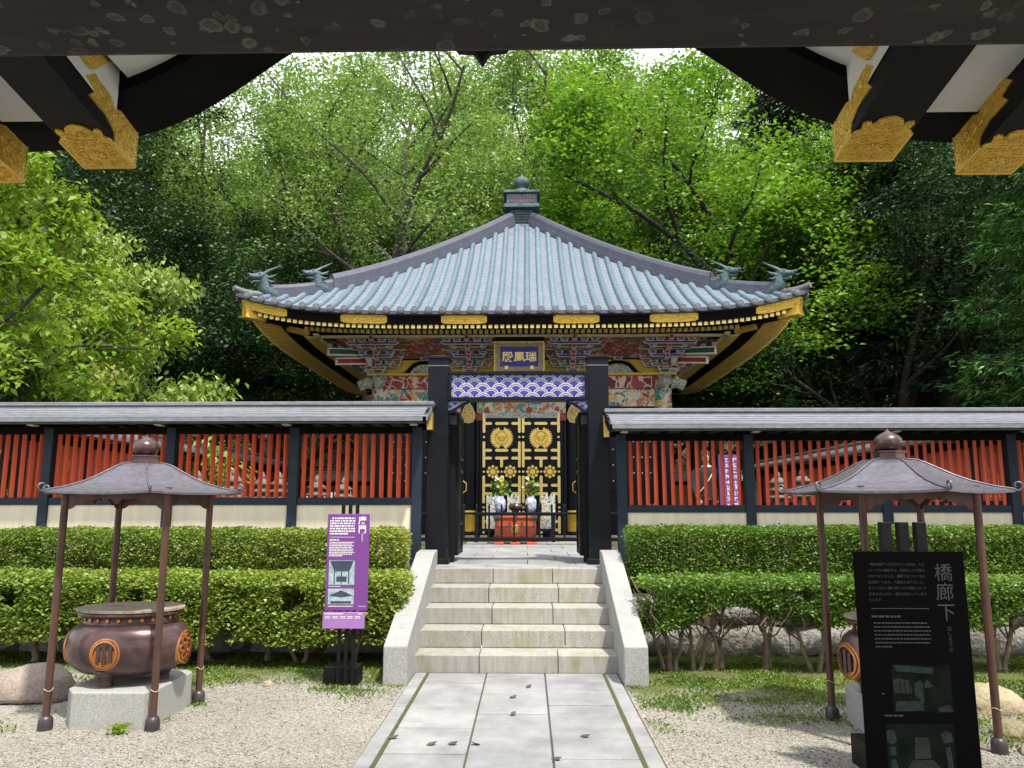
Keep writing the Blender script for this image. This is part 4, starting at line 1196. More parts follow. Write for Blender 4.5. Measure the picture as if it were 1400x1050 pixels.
ob = thing('offering_box', 'orange red lacquered offering box with a small gold crest behind the bar railing', 'offering box', (-.08, 13.75, .81))
mb = MB(); mb.box(-.44, .28, 13.53, 13.97, .93, 1.24); bd = mb.build('body', 'orange_lacquer', ob, .008, 2)
mb = MB(); mb.box(-.46, .30, 13.51, 13.99, 1.242, 1.285); mb.build('top_board', 'orange_lacquer', ob, .006, 1)
mb = MB()
for x0, x1, y, z0, z1 in ((-.455, -.37, 13.527, 1.20, 1.239), (.21, .295, 13.527, 1.20, 1.239), (-.455, -.36, 13.527, .935, .965), (.2, .295, 13.527, .935, .965), (-.42, .26, 13.5275, 1.10, 1.112)):
    mb.box(x0, x1, y - .004, y, z0, z1)
for x0, x1 in ((-.465, -.35), (-.12, -.04), (.19, .305)): mb.box(x0, x1, 13.503, 13.508, 1.24, 1.287)
mb.build('metal_fittings', 'ridge', bd)
for x in (-.36, -.08, .20):
    mb = MB(); mb.box(x - .085, x + .085, 13.30, 13.99, .808, .85); mb.build('foot', 'orange_lacquer', ob, .006, 1)
mb = MB(); mb.box(-.42, .26, 13.56, 13.95, .851, .929); mb.build('stand', 'orange_lacquer', ob)
mb = MB()
for s in (-1, 0, 1): mb.box(-.08 + s * .028 - .010, -.08 + s * .028 + .010, 13.5225, 13.5285, 1.06 - (.055 if s == 0 else .045), 1.06 + (.055 if s == 0 else .045))
mb.tube([(-.08 + .066 * math.cos(a), 13.524, 1.06 + .066 * math.sin(a)) for a in np.linspace(0, 2 * PI, 25)], .007, 6, 0, False)
mb.build('crest', 'gold', bd)
at_ = thing('altar_table', 'long black altar table carrying vases and a bronze bowl', 'table', (0, 14.45, .81))
mb = MB(); mb.box(-.85, .65, 14.15, 14.75, 1.28, 1.335); mb.build('tabletop', 'black', at_, .005, 1)
for x in (-.80, .60):
    for y in (14.2, 14.7):
        mb = MB(); mb.box(x - .03, x + .03, y - .03, y + .03, .808, 1.279); mb.build('leg', 'black', at_)
mb = MB(); mb.box(-.76, .56, 14.22, 14.26, 1.0, 1.05); mb.build('stretcher', 'black', at_)
rg = np.random.default_rng(12)
def vase(x, label, group, flabel, red):
    t = thing('flower_vase', label, 'vase', (x, 14.3, 1.337), group)
    mb = MB(); mb.lathe([(.05, 1.337), (.07, 1.345), (.095, 1.41), (.105, 1.50), (.10, 1.56), (.075, 1.60), (.06, 1.615), (.068, 1.635), (.06, 1.636)], (x, 14.3, 0), 24)
    mb.build('body', 'porcelain', t)
    f = thing('bouquet', flabel, 'flowers', (x, 14.3, 1.63))
    mb = MB()
    for k in range(16):
        d = Vector((rg.normal(0, .5), rg.normal(0, .4), 1)).normalized()
        mb.tube([(x, 14.3, 1.60), (x + d.x * .15, 14.3 + d.y * .15, 1.60 + d.z * .18), (x + d.x * .24, 14.3 + d.y * .2, 1.60 + d.z * rg.uniform(.24, .36))], .004, 4, 0, False)
    mb.build('stems', 'green_paint', f)
    pts = np.c_[rg.normal(x, .08, 240), rg.normal(14.3, .06, 240), rg.uniform(1.64, 1.90, 240)]
    leaf_mesh('leaves', 'leaf_maple', pts, .07, .024, rg, f, -.5, .9, f.location)
    for mt, n_, z0, z1 in (('flower_white', 8, 1.80, 2.0), ('flower_yellow', 5, 1.84, 1.98), ('flower_red' if red else 'flower_yellow', 2, 1.70, 1.78)):
        for q in range(n_):
            c = Vector((x + rg.normal(.0 + (.05 if mt == 'flower_yellow' else -.04), .05), 14.24 + rg.normal(0, .04), rg.uniform(z0, z1)))
            mb = MB(); rr = rg.uniform(.022, .04)
            for a in np.linspace(0, 2 * PI, 9)[:-1]:
                for tilt_ in (.2, .9):
                    dd = Vector((math.cos(a) * math.cos(tilt_), -math.sin(tilt_) * .8 - .2, math.sin(a) * math.cos(tilt_)))
                    sd = Vector((-math.sin(a), 0, math.cos(a)))
                    mb.add([c, c + dd * rr * .6 + sd * rr * .3, c + dd * rr, c + dd * rr * .6 - sd * rr * .3], [(0, 1, 2, 3)])
            mb.build('blossom', mt, f)
vase(-.377, 'blue and white porcelain vase whose bouquet has no red flower', 'porcelain vases', 'bouquet of white and yellow flowers without a red one', False)
vase(.19, 'blue and white porcelain vase whose bouquet has a red flower', 'porcelain vases', 'bouquet of white and yellow flowers with one red blossom', True)
bw = MB(); bw.lathe([(.05, 1.337), (.07, 1.35), (.055, 1.365), (.11, 1.39), (.135, 1.44), (.12, 1.48), (.105, 1.49), (.115, 1.505), (.10, 1.505), (.09, 1.47), (.02, 1.42)], (-.09, 14.3, 0), 28)
tag(bw.build('incense_bowl', 'bronze'), 'small bronze incense bowl between the two vases', 'bowl')
for x0, x1, y, lb in ((-.66, -.42, 14.9, 'carved silver and green screen beside the vase without red flowers'), (-.26, -.02, 14.95, 'carved silver screen behind the bronze bowl'), (.12, .26, 14.95, 'carved silver screen behind the vase with the red flower'), (.40, .66, 14.9, 'carved silver and green screen, outer one by the red flower vase')):
    mb = MB(); n_ = 10; top = [(x0 + (x1 - x0) * i / n_, 1.66 + .04 * math.sin(i * 2.1) + .02 * math.sin(i * 5)) for i in range(n_ + 1)]
    mb.prism([(x1, 1.0), (x0, 1.0)] + top, y, y + .05)
    sc_ = mb.build('carved_screen', 'carving_white')
    ft = MB(); ft.box(x0 + .02, x1 - .02, y - .03, y + .08, .808, .999); ft.build('stand', 'black', sc_)
    tag(sc_, lb, 'screen')

# ------------------------------------------------------------------ the hall
HC, E_ = 19.5, 5.42                                           # centre Y and half width of the eaves
hall = thing('mausoleum_hall', 'square painted hall under a blue-grey tiled pyramid roof with gilded black doors', 'hall', (0, HC, .8))
def lift(u, s=1.0): return .38 * max(0, s) ** 3 * min(1.05, abs(u) / E_) ** 5
def zs(d, u):
    s = d / E_
    return 5.10 + 3.9 * (.68 * (1 - s) + .32 * (1 - s) ** 2) + lift(u, s)
def side(k):                                                 # k = 0 front, 1 right, 2 back, 3 left: (lateral u, outward d, z) -> world
    c, s = [(1, 0), (0, 1), (-1, 0), (0, -1)][k]
    return lambda u, d, z: (u * c + d * s, HC + u * s - d * c, z)
rf = MB(); eb = MB(); fa = MB()
ds = [.28, .6, 1.0, 1.5, 2.0, 2.5, 3.0, 3.5, 4.0, 4.4, 4.8, 5.1, 5.3, E_]
NU = 20
for k in range(4):
    S = side(k)
    vs = [S(d * (2 * i / NU - 1), d, zs(d, d * (2 * i / NU - 1))) for d in ds for i in range(NU + 1)]
    n1 = NU + 1
    rf.add(vs, [(j * n1 + i, (j + 1) * n1 + i, (j + 1) * n1 + i + 1, j * n1 + i + 1) for j in range(len(ds) - 1) for i in range(NU)], 0, True)
    # courses of flat tile: thin laps
    us = np.linspace(-E_, E_, 41)
    low = [S(u, E_, zs(E_, u)) for u in us] + [S(u, E_ + .0, zs(E_, u) - .065) for u in us] + [S(u, E_ - .10, zs(E_, u) - .075) for u in us]
    rf.add(low, [(i, 41 + i, 42 + i, i + 1) for i in range(40)] + [(41 + i, 82 + i, 83 + i, 42 + i) for i in range(40)], 1)
    nroll = 20
    for q in range(-nroll, nroll + 1):
        u = (q + .5) * .266
        if abs(u) > 5.32: continue
        d0 = max(abs(u) + .10, .40)
        if d0 > 5.3: continue
        pts = []; rad = []
        nseg = max(2, int((E_ + .02 - d0) / .16))
        for i in range(nseg + 1):
            d = d0 + (E_ + .02 - d0) * i / nseg
            pts.append(S(u, d, zs(d, u) + .012)); rad.append(.066 if i % 2 else .060)
        rf.tube(pts, rad, 10, 2, False)
        e0 = S(u, E_ + .012, zs(E_, u) + .008); e1 = S(u, E_ + .05, zs(E_, u) + .004)
        rf.tube([e0, e1], .069, 16, 3, True)
        rf.tube([e1, S(u, E_ + .056, zs(E_, u) + .004)], [.05, .047], 12, 0, True)
        rf.tube([S(u, E_ + .056, zs(E_, u) + .004), S(u, E_ + .062, zs(E_, u) + .004)], [.036, .030], 8, 3, True)
    # fascia below the tiles
    us = np.linspace(-5.28, 5.28, 45)
    o1, o2, o3, o4 = [[S(u, d, zs(E_, u) - h) for u in us] for d, h in ((E_ - .10, .076), (E_ - .13, .235), (E_ - .22, .235), (E_ - .22, .076))]
    fa.add(o1 + o2 + o3 + o4, [(r_ * 45 + i, ((r_ + 1) % 4) * 45 + i, ((r_ + 1) % 4) * 45 + i + 1, r_ * 45 + i + 1) for r_ in range(4) for i in range(44)])
rf_o = rf.build('roof', ['tile_flat', 'ridge', 'tile_roll', 'tile_end'], hall)
fa.build('eave_fascia', 'dark_eave', hall)
for k in range(4):                                           # engraved gilt plates on the fascia
    S = side(k)
    for u0, u1 in ((-3.42, -2.53), (-1.5, -.63), (.63, 1.5), (2.45, 3.36), (-5.33, -4.45), (4.45, 5.33)):
        mb = MB(); n_ = 18; top = []; bot = []
        for i in range(n_ + 1):
            t_ = i / n_; u = u0 + (u1 - u0) * t_
            e = min(t_, 1 - t_)
            ins = .0 if e > .07 else .035 * (1 - e / .07)
            zt = zs(E_, u) - .07 - ins * .8; zb = zs(E_, u) - .232 + ins + .018 * abs(math.sin(e * 60)) * (e < .12)
            top.append(S(u, E_ - .088, zt)); bot.append(S(u, E_ - .118, zb))
        back = [S(u0 + (u1 - u0) * i / n_, E_ - .13, zs(E_, u0 + (u1 - u0) * i / n_) - .15) for i in range(n_ + 1)]
        m_ = n_ + 1
        mb.add(top + bot + back, [(i, m_ + i, m_ + i + 1, i + 1) for i in range(n_)] + [(i, i + 1, 2 * m_ + i + 1, 2 * m_ + i) for i in range(n_)] + [(m_ + i + 1, m_ + i, 2 * m_ + i, 2 * m_ + i + 1) for i in range(n_)])
        mb.build('fascia_plate', 'gold_small', hall)
# rafters in two tiers, gilt sleeves, boards above them, purlin between
for k in range(4):
    S = side(k)
    r1, r2, so = MB(), MB(), MB()
    SL_ = .13 if k % 2 == 0 else .42
    def bar(mb, u, d0, d1, z0, z1, w, h, mi):
        P = [S(u + a * w / 2, d, z + b) for d, z in ((d0, z0), (d1, z1)) for a, b in ((-1, 0), (1, 0), (1, h), (-1, h))]
        mb.add(P, [(0, 1, 2, 3), (7, 6, 5, 4), (0, 4, 5, 1), (1, 5, 6, 2), (2, 6, 7, 3), (3, 7, 4, 0)], mi)
    for q in range(-45, 46):
        u = q * .1135
        if abs(u) > 5.05: continue
        d0 = E_ - .17; L1 = zs(E_, u) - .305
        dend = max(E_ - 1.05, min(abs(u) + .02, d0 - .1))
        for mb, a, b, mi in ((r1, d0, max(dend, d0 - SL_), 0), (r1, d0 - SL_, dend, 1)):
            if a - b < .01: continue
            bar(mb, u, a, b, L1 + .2 * (d0 - a), L1 + .2 * (d0 - b), .070 if mi == 0 else .054, .074 if mi == 0 else .066, mi)
        d0 = E_ - .92; L2 = 4.872 + lift(u) * .62
        dend = max(3.15, min(abs(u) + .02, d0 - .1))
        if abs(u) > d0 - .1: continue
        for mb, a, b, mi in ((r2, d0, max(dend, d0 - SL_), 0), (r2, d0 - SL_, dend, 1)):
            if a - b < .01: continue
            bar(mb, u, a, b, L2 + .12 * (d0 - a), L2 + .12 * (d0 - b), .070 if mi == 0 else .054, .074 if mi == 0 else .066, mi)
    r1.build('flying_rafter_row', ['gold_pale' if k % 2 == 0 else 'gold', 'dark_eave'], hall)
    r2.build('base_rafter_row', ['gold_pale' if k % 2 == 0 else 'gold', 'dark_eave'], hall)
    us = np.linspace(-1, 1, 31)
    def strip(d0, z0f, d1, z1f, mb, m0=0):
        a = [S(t_ * d0, d0, z0f(t_ * d0)) for t_ in us]; b = [S(t_ * d1, d1, z1f(t_ * d1)) for t_ in us]
        mb.add(a + b, [(i, i + 1, 31 + i + 1, 31 + i) for i in range(30)], m0)
    ea = E_ - .12
    strip(ea, lambda u: zs(E_, u) - .236, E_ - 1.05, lambda u: zs(E_, u) - .305 + .2 * .88 + .068, so)
    strip(E_ - .90, lambda u: 4.94 + lift(u) * .62, 3.05, lambda u: 5.18 + lift(u) * .3, so)
    # purlin carrying the flying rafters
    a0 = [S(t_ * (E_ - .88), E_ - .88, 4.945 + lift(t_ * (E_ - .88)) * .62) for t_ in us]; a1 = [S(t_ * (E_ - .88), E_ - .88, 4.992 + lift(t_ * (E_ - .88)) * .95) for t_ in us]
    b0 = [S(t_ * (E_ - .98), E_ - .98, 4.945 + lift(t_ * (E_ - .98)) * .62) for t_ in us]
    so.add(a0 + a1 + b0, [(i + 1, i, 31 + i, 32 + i) for i in range(30)] + [(i, i + 1, 63 + i, 62 + i) for i in range(30)])
    so.build('eave_soffit', 'dark_eave', hall)
# corner beams with gilt shoes
for sx in (-1, 1):
    for sy in (-1, 1):
        def D(d, z, off=0): return Vector((sx * (d + off), HC + sy * (d - off), z))
        for (d0, z0, d1, z1, w, h, nm) in ((5.28, 5.13, 3.0, 4.98, .085, .10, 0), (4.62, 5.0, 3.0, 4.86, .075, .085, 1)):
            a, b = D(d0, z0), D(d1, z1); ax = (a - b) / 2
            sd = Vector((sx, -sy, 0)).normalized() * w
            mb = MB(); mb.obox((a + b) / 2, ax, sd, (0, 0, h)); cb = mb.build('corner_beam', 'dark_eave', hall)
            L = ax.length * 2; f = .42 / L
            c1 = a.lerp(b, f / 2 - .004)
            mb = MB(); mb.obox(c1, ax * f, sd * 1.10, (0, 0, h * 1.12)); mb.build('gilt_shoe', 'gold_engraved', cb)
# ridges, each in two tiers that end in a dragon head
def dragon(mb, o, fwd, sc):
    f = Vector((fwd[0], fwd[1], 0)).normalized(); sd = Vector((-f.y, f.x, 0)); up = Vector((0, 0, 1)); o = Vector(o)
    P = lambda a, b, c: o + f * (a * sc) + sd * (b * sc) + up * (c * sc)
    mb.tube([P(-.55, 0, .05), P(-.2, 0, .10), P(.05, 0, .28), P(.0, 0, .50), P(.12, 0, .66)], [.22 * sc, .27 * sc, .25 * sc, .22 * sc, .19 * sc], 12)
    mb.tube([P(-.06, 0, .72), P(.14, 0, .72), P(.36, 0, .66), P(.56, 0, .64), (P(.68, 0, .70))], [.13 * sc, .165 * sc, .12 * sc, .095 * sc, .05 * sc], 12)      # skull and upper jaw
    mb.tube([P(.08, 0, .55), P(.30, 0, .48), P(.50, 0, .46)], [.10 * sc, .07 * sc, .03 * sc], 10)
    for s in (-1, 1):
        mb.tube([P(.10, s * .09, .80), P(-.06, s * .13, .94), P(-.28, s * .17, 1.08), P(-.52, s * .22, 1.24)], [.055 * sc, .05 * sc, .035 * sc, .010 * sc], 8)                 # horn
        mb.tube([P(-.02, s * .13, .66), P(-.18, s * .24, .72), P(-.30, s * .30, .82)], [.07 * sc, .05 * sc, .01 * sc], 7)
        mb.tube([P(.0, s * .14, .55), P(-.14, s * .24, .50), P(-.28, s * .26, .56)], [.07 * sc, .05 * sc, .01 * sc], 7)
        mb.lathe([(.001, -.05 * sc), (.04 * sc, -.03 * sc), (.045 * sc, 0), (.03 * sc, .04 * sc), (.001, .05 * sc)], P(.28, s * .10, .78), 8)
        mb.tube([P(.52, s * .07, .66), P(.66, s * .16, .56), P(.78, s * .20, .68)], [.025 * sc, .018 * sc, .005 * sc], 6)
    for i in range(7):
        q = P(-.42 + i * .085, 0, .26 + i * .075 if i > 2 else .24 + i * .03)
        mb.tube([q, q + up * .10 * sc - f * .06 * sc], [.04 * sc, .004], 5)
for sx in (-1, 1):
    for sy in (-1, 1):
        def Q(t_, h=0): 
            d = E_ * t_
            return Vector((sx * d, HC + sy * d, zs(d, d) + h))
        def ridge_tube(t0, t1, w, h, hb, n_=22):
            mb = MB()
            pts = [Q(t0 + (t1 - t0) * i / n_) for i in range(n_ + 1)]
            sd = Vector((sx, -sy, 0)).normalized()
            sec = [(-w * 1.25, -.06), (-w * 1.25, hb), (-w, hb + .005), (-w, hb + h * .55), (-w * .75, hb + h * .86), (-w * .3, hb + h), (w * .3, hb + h), (w * .75, hb + h * .86), (w, hb + h * .55), (w, hb + .005), (w * 1.25, hb), (w * 1.25, -.06)]
            vs = [p + sd * a + Vector((0, 0, b)) for p in pts for a, b in sec]; m_ = len(sec)
            fl = [(i * m_ + j, i * m_ + j + 1, (i + 1) * m_ + j + 1, (i + 1) * m_ + j) for i in range(n_) for j in range(m_ - 1)]
            if sx * sy < 0: fl = [q[::-1] for q in fl]
            mb.add(vs, fl); mb.add(vs[:m_], [tuple(range(m_))]); mb.add(vs[-m_:], [tuple(reversed(range(m_)))])
            return mb
        rg1 = ridge_tube(.05, .735, .115, .26, .085).build('hip_ridge', 'ridge', hall)
        rg2 = ridge_tube(.70, .915, .095, .17, .07).build('lower_hip_ridge', 'ridge', hall)
        tip = MB(); tip.tube([Q(.93, .03), Q(.96, .03), Q(.985, .045), Q(1.005, .075)], [.066, .064, .062, .060], 10); tip.build('corner_tile', 'tile_end', hall)
        mb = MB(); dragon(mb, Q(.775, .03), (sx, sy), .52); mb.build('dragon_head', 'patina', rg1)
        mb = MB(); dragon(mb, Q(.925, .02), (sx, sy), .52); mb.build('dragon_head', 'patina', rg2)
# finial on the apex
fn = MB()
fn.box(-.27, .27, HC - .27, HC + .27, 8.72, 9.14)
fn.box(-.46, .46, HC - .46, HC + .46, 9.145, 9.245); fn.box(-.40, .40, HC - .40, HC + .40, 9.246, 9.54); fn.box(-.48, .48, HC - .48, HC + .48, 9.541, 9.61)
fn_o = fn.build('finial', 'patina', hall, .01, 1)
mb = MB()
for z in (8.80, 8.87, 8.94, 9.01, 9.08): mb.box(-.30, .30, HC - .30, HC + .30, z, z + .03)
mb.build('band', 'patina', fn_o)
mb = MB()
for x0, x1 in ((-.34, -.02), (.02, .34)):
    mb.box(x0, x1, HC - .408, HC - .402, 9.29, 9.50, 0)
    for i in range(5): mb.box(x0 + .03 + i * .055, x0 + .055 + i * .055, HC - .414, HC - .409, 9.31, 9.48, 1)
    mb.box(x0 + .015, x1 - .015, HC - .416, HC - .4095, 9.385, 9.405, 1)
mb.build('carved_panel', ['bronze_roof', 'bronze'], fn_o)
mb = MB(); mb.lathe([(.33, 9.61), (.32, 9.66), (.26, 9.73), (.17, 9.79), (.11, 9.82), (.11, 9.85), (.18, 9.89), (.215, 9.96), (.21, 10.04), (.17, 10.10), (.10, 10.14), (.05, 10.165), (.02, 10.23), (.002, 10.27)], (0, HC, 0), 30)
mb.build('jewel', 'patina', fn_o)

# walls, columns, beams
WF = 3.10
mb = MB()
for k in range(4):
    S = side(k)
    P = [S(-WF, WF, .8), S(WF, WF, .8), S(WF, WF, 5.2), S(-WF, WF, 5.2)]
    mb.add(P, [(0, 1, 2, 3)])
wl = mb.build('wall', 'black', hall)
mb = MB(); mb.box(-3.6, 3.6, HC - 3.6, HC + 3.6, .6, .855); mb.build('stone_base', 'granite', hall, .01, 1)
for k in range(4):
    S = side(k)
    def bx3(mb, u0, u1, d0, d1, z0, z1, mi=0):
        P = [S(u, d, z) for z in (z0, z1) for u, d in ((u0, d1), (u1, d1), (u1, d0), (u0, d0))]
        mb.add(P, [(3, 2, 1, 0), (4, 5, 6, 7), (0, 1, 5, 4), (1, 2, 6, 5), (2, 3, 7, 6), (3, 0, 4, 7)], mi)
    mb = MB(); bx3(mb, -3.16, 3.16, 3.04, 3.22, 3.945, 4.215); mb.build('tie_beam', 'carving_red', hall)
    mb = MB(); bx3(mb, -3.28, 3.28, 3.0, 3.32, 4.218, 4.262); mb.build('plate_beam', 'yellow_paint', hall)
    mb = MB(); bx3(mb, -3.02, 3.02, 3.08, 3.15, 3.56, 3.94); mb.build('carved_frieze', 'carving', hall)
    mb = MB(); bx3(mb, -3.1, 3.1, 3.06, 3.14, 4.263, 4.58, 0); mb.build('bracket_back_panel', 'yellow_paint', hall)
    mb = MB(); bx3(mb, -3.3, 3.3, 3.20, 3.28, 4.60, 4.70, 0); bx3(mb, -3.4, 3.4, 3.30, 3.38, 4.765, 4.86, 0); mb.build('cloud_beam', 'carving_red_cloud', hall)
    mb = MB(); bx3(mb, -3.35, 3.35, 3.29, 3.395, 4.715, 4.742, 1); bx3(mb, -4.4, 4.4, 4.10, 4.20, 4.862, 4.905, 0); mb.build('eave_purlin', ['pale_metal', 'carving_red_cloud'], hall)
    us_ = np.linspace(-1, 1, 13); mb = MB()
    mb.add([S(t_ * 3.35, 3.30, 4.62) for t_ in us_] + [S(t_ * 4.1, 4.05, 4.90) for t_ in us_], [(i, i + 1, 13 + i + 1, 13 + i) for i in range(12)])
    mb.build('coved_ceiling', 'carving_red_cloud', hall)
    # spotted side panels and dado
    if k == 0:
        for u0, u1 in ((-2.92, -1.32), (1.32, 2.92)):
            mb = MB(); bx3(mb, u0, u1, 3.10, 3.13, 1.9, 3.54); pn = mb.build('spotted_panel', 'black', hall)
            mb = MB()
            for i in range(9):
                for j in range(10):
                    uu, zz = u0 + .1 + i * .175 + (j % 2) * .085, 1.98 + j * .165
                    if uu < u1 - .04: bx3(mb, uu - .013, uu + .013, 3.13, 3.136, zz - .013, zz + .013)
            mb.build('spot_row', 'pale_metal', pn)
            mb = MB(); bx3(mb, u0, u1, 3.10, 3.17, 1.74, 1.89); bx3(mb, u0, u1, 3.10, 3.14, .86, 1.73); mb.build('dado', 'black_wood', hall)
            mb = MB(); c_ = (u0 + u1) / 2
            for s_ in (-1, 1):
                for dx in (-.62, .62):
                    mb.obox(S(c_ + dx, 3.145, 1.42), (.02, 0, 0.0), (0, .006, 0), (.09 * s_, 0, .13))
            mb.build('crossed_fitting', 'gold', hall)
for sx in (-1, 1):                                           # columns
    for xx, rr, kind in ((1.12, .17, 1), (3.04, .17, 0)):
        x = sx * xx; y = HC - WF - .03
        mb = MB(); mb.tube([(x, y, .86), (x, y, 3.95)], rr, 28); cl = mb.build('column', 'black', hall)
        if kind:
            mb = MB(); mb.lathe([(rr + .012, .93), (rr + .014, 1.28), (rr + .02, 1.29), (rr + .012, 1.34), (rr + .004, 1.36)], (x, y, 0), 28); mb.build('gilt_sleeve', 'gold_engraved', cl)
            mb = MB(); mb.lathe([(rr + .05, .855), (rr + .06, .88), (rr + .03, .925)], (x, y, 0), 28); mb.build('column_foot', 'iron', cl)
            mb = MB(); pr = [(0, -.21), (.09, -.19), (.14, -.10), (.135, .0), (.09, .11), (.035, .19), (0, .235)]
            poly_ = [(x + a, 3.40 + b) for a, b in pr] + [(x - a, 3.40 + b) for a, b in reversed(pr[1:-1])]
            mb.prism(poly_, y - rr - .03, y - rr - .004); tdp = mb.build('drop_fitting', 'carving_gold', cl)
            mb = MB(); mb.tube([(a, y - rr - .028, b) for a, b in poly_ + [poly_[0]]], .012, 6, 0, False); mb.build('drop_rim', 'pale_metal', tdp)
        else:
            mb = MB(); mb.lathe([(rr + .01, 3.30), (rr + .012, 3.94)], (x, y, 0), 28); mb.build('painted_head', 'carving', cl)
            for dx, dy in ((sx, 0), (0, -1)):
                mb = MB(); c_ = Vector((x, y, 4.06)); d_ = Vector((dx, dy, 0)); sd = Vector((-dy, dx, 0))
                mb.tube([c_ + d_ * .15, c_ + d_ * .30 + Vector((0, 0, .03)), c_ + d_ * .44 + Vector((0, 0, -.02)), c_ + d_ * .48 + Vector((0, 0, .06))], [.13, .13, .10, .05], 12)
                mb.tube([c_ + d_ * .34 + Vector((0, 0, -.07)), c_ + d_ * .44 + Vector((0, 0, -.13))], [.06, .03], 8)
                for s_ in (-1, 1): mb.tube([c_ + d_ * .30 + sd * s_ * .08 + Vector((0, 0, .09)), c_ + d_ * .20 + sd * s_ * .15 + Vector((0, 0, .13))], [.045, .01], 7)
                mb.build('carved_nose', 'carving_white', cl)
# above and beside the doors
YD = HC - WF - .10
mb = MB(); mb.box(-.95, .95, YD - .06, YD + .08, 3.41, 3.72); mb.build('carved_transom', 'carving', hall)
mb = MB(); mb.box(-.78, .78, YD - .075, YD + .05, 3.30, 3.408); mb.build('cloud_transom', 'carving_cloud', hall)
for sx in (-1, 1):
    mb = MB(); a, b = sorted((sx * .80, sx * .96)); mb.box(a, b, YD - .05, YD + .05, 3.25, 3.405); mb.build('red_transom_end', 'red_paint', hall)
    mb = MB(); a, b = sorted((sx * 1.30, sx * 1.56)); mb.box(a, b, HC - WF - .06, HC - WF - .02, 3.18, 3.55); mb.build('corner_carving', 'carving', hall)
    mb = MB(); a, b = sorted((sx * 1.31, sx * 1.36)); mb.box(a, b, HC - WF - .12, HC - WF - .03, 2.15, 3.17); mb.build('carved_strip', 'carving_white', hall)
    mb = MB(); a, b = sorted((sx * .90, sx * .955)); mb.box(a, b, YD - .02, YD + .08, .86, 3.24); mb.build('door_jamb', 'black', hall)
def dX(px): return (px - 709.2) / 64.4
def dZ(py): return 3.319 - (py - 570) * .01522
def pill(mb, x0, x1, z0, z1, y, th=.012, end=None):
    """gilt strap with rounded ends, facing -Y"""
    w, h = x1 - x0, z1 - z0; r_ = min(w, h) / 2; cx_, cz_ = (x0 + x1) / 2, (z0 + z1) / 2; pts = []
    if w > h:
        for a in np.linspace(-PI / 2, PI / 2, 7): pts.append((x1 - r_ + r_ * math.cos(a), cz_ + r_ * math.sin(a)))
        for a in np.linspace(PI / 2, 1.5 * PI, 7): pts.append((x0 + r_ + r_ * math.cos(a), cz_ + r_ * math.sin(a)))
    else:
        for a in np.linspace(0, PI, 7): pts.append((cx_ + r_ * math.cos(a), z1 - r_ + r_ * math.sin(a)))
        for a in np.linspace(PI, 2 * PI, 7): pts.append((cx_ + r_ * math.cos(a), z0 + r_ + r_ * math.sin(a)))
    mb.prism(pts, y - th, y)
def disc(mb, x, z, r_, y, th=.012, n_=16):
    mb.prism([(x + r_ * math.cos(a), z + r_ * math.sin(a)) for a in np.linspace(0, 2 * PI, n_ + 1)[:-1]], y - th, y)
yd = YD - .03
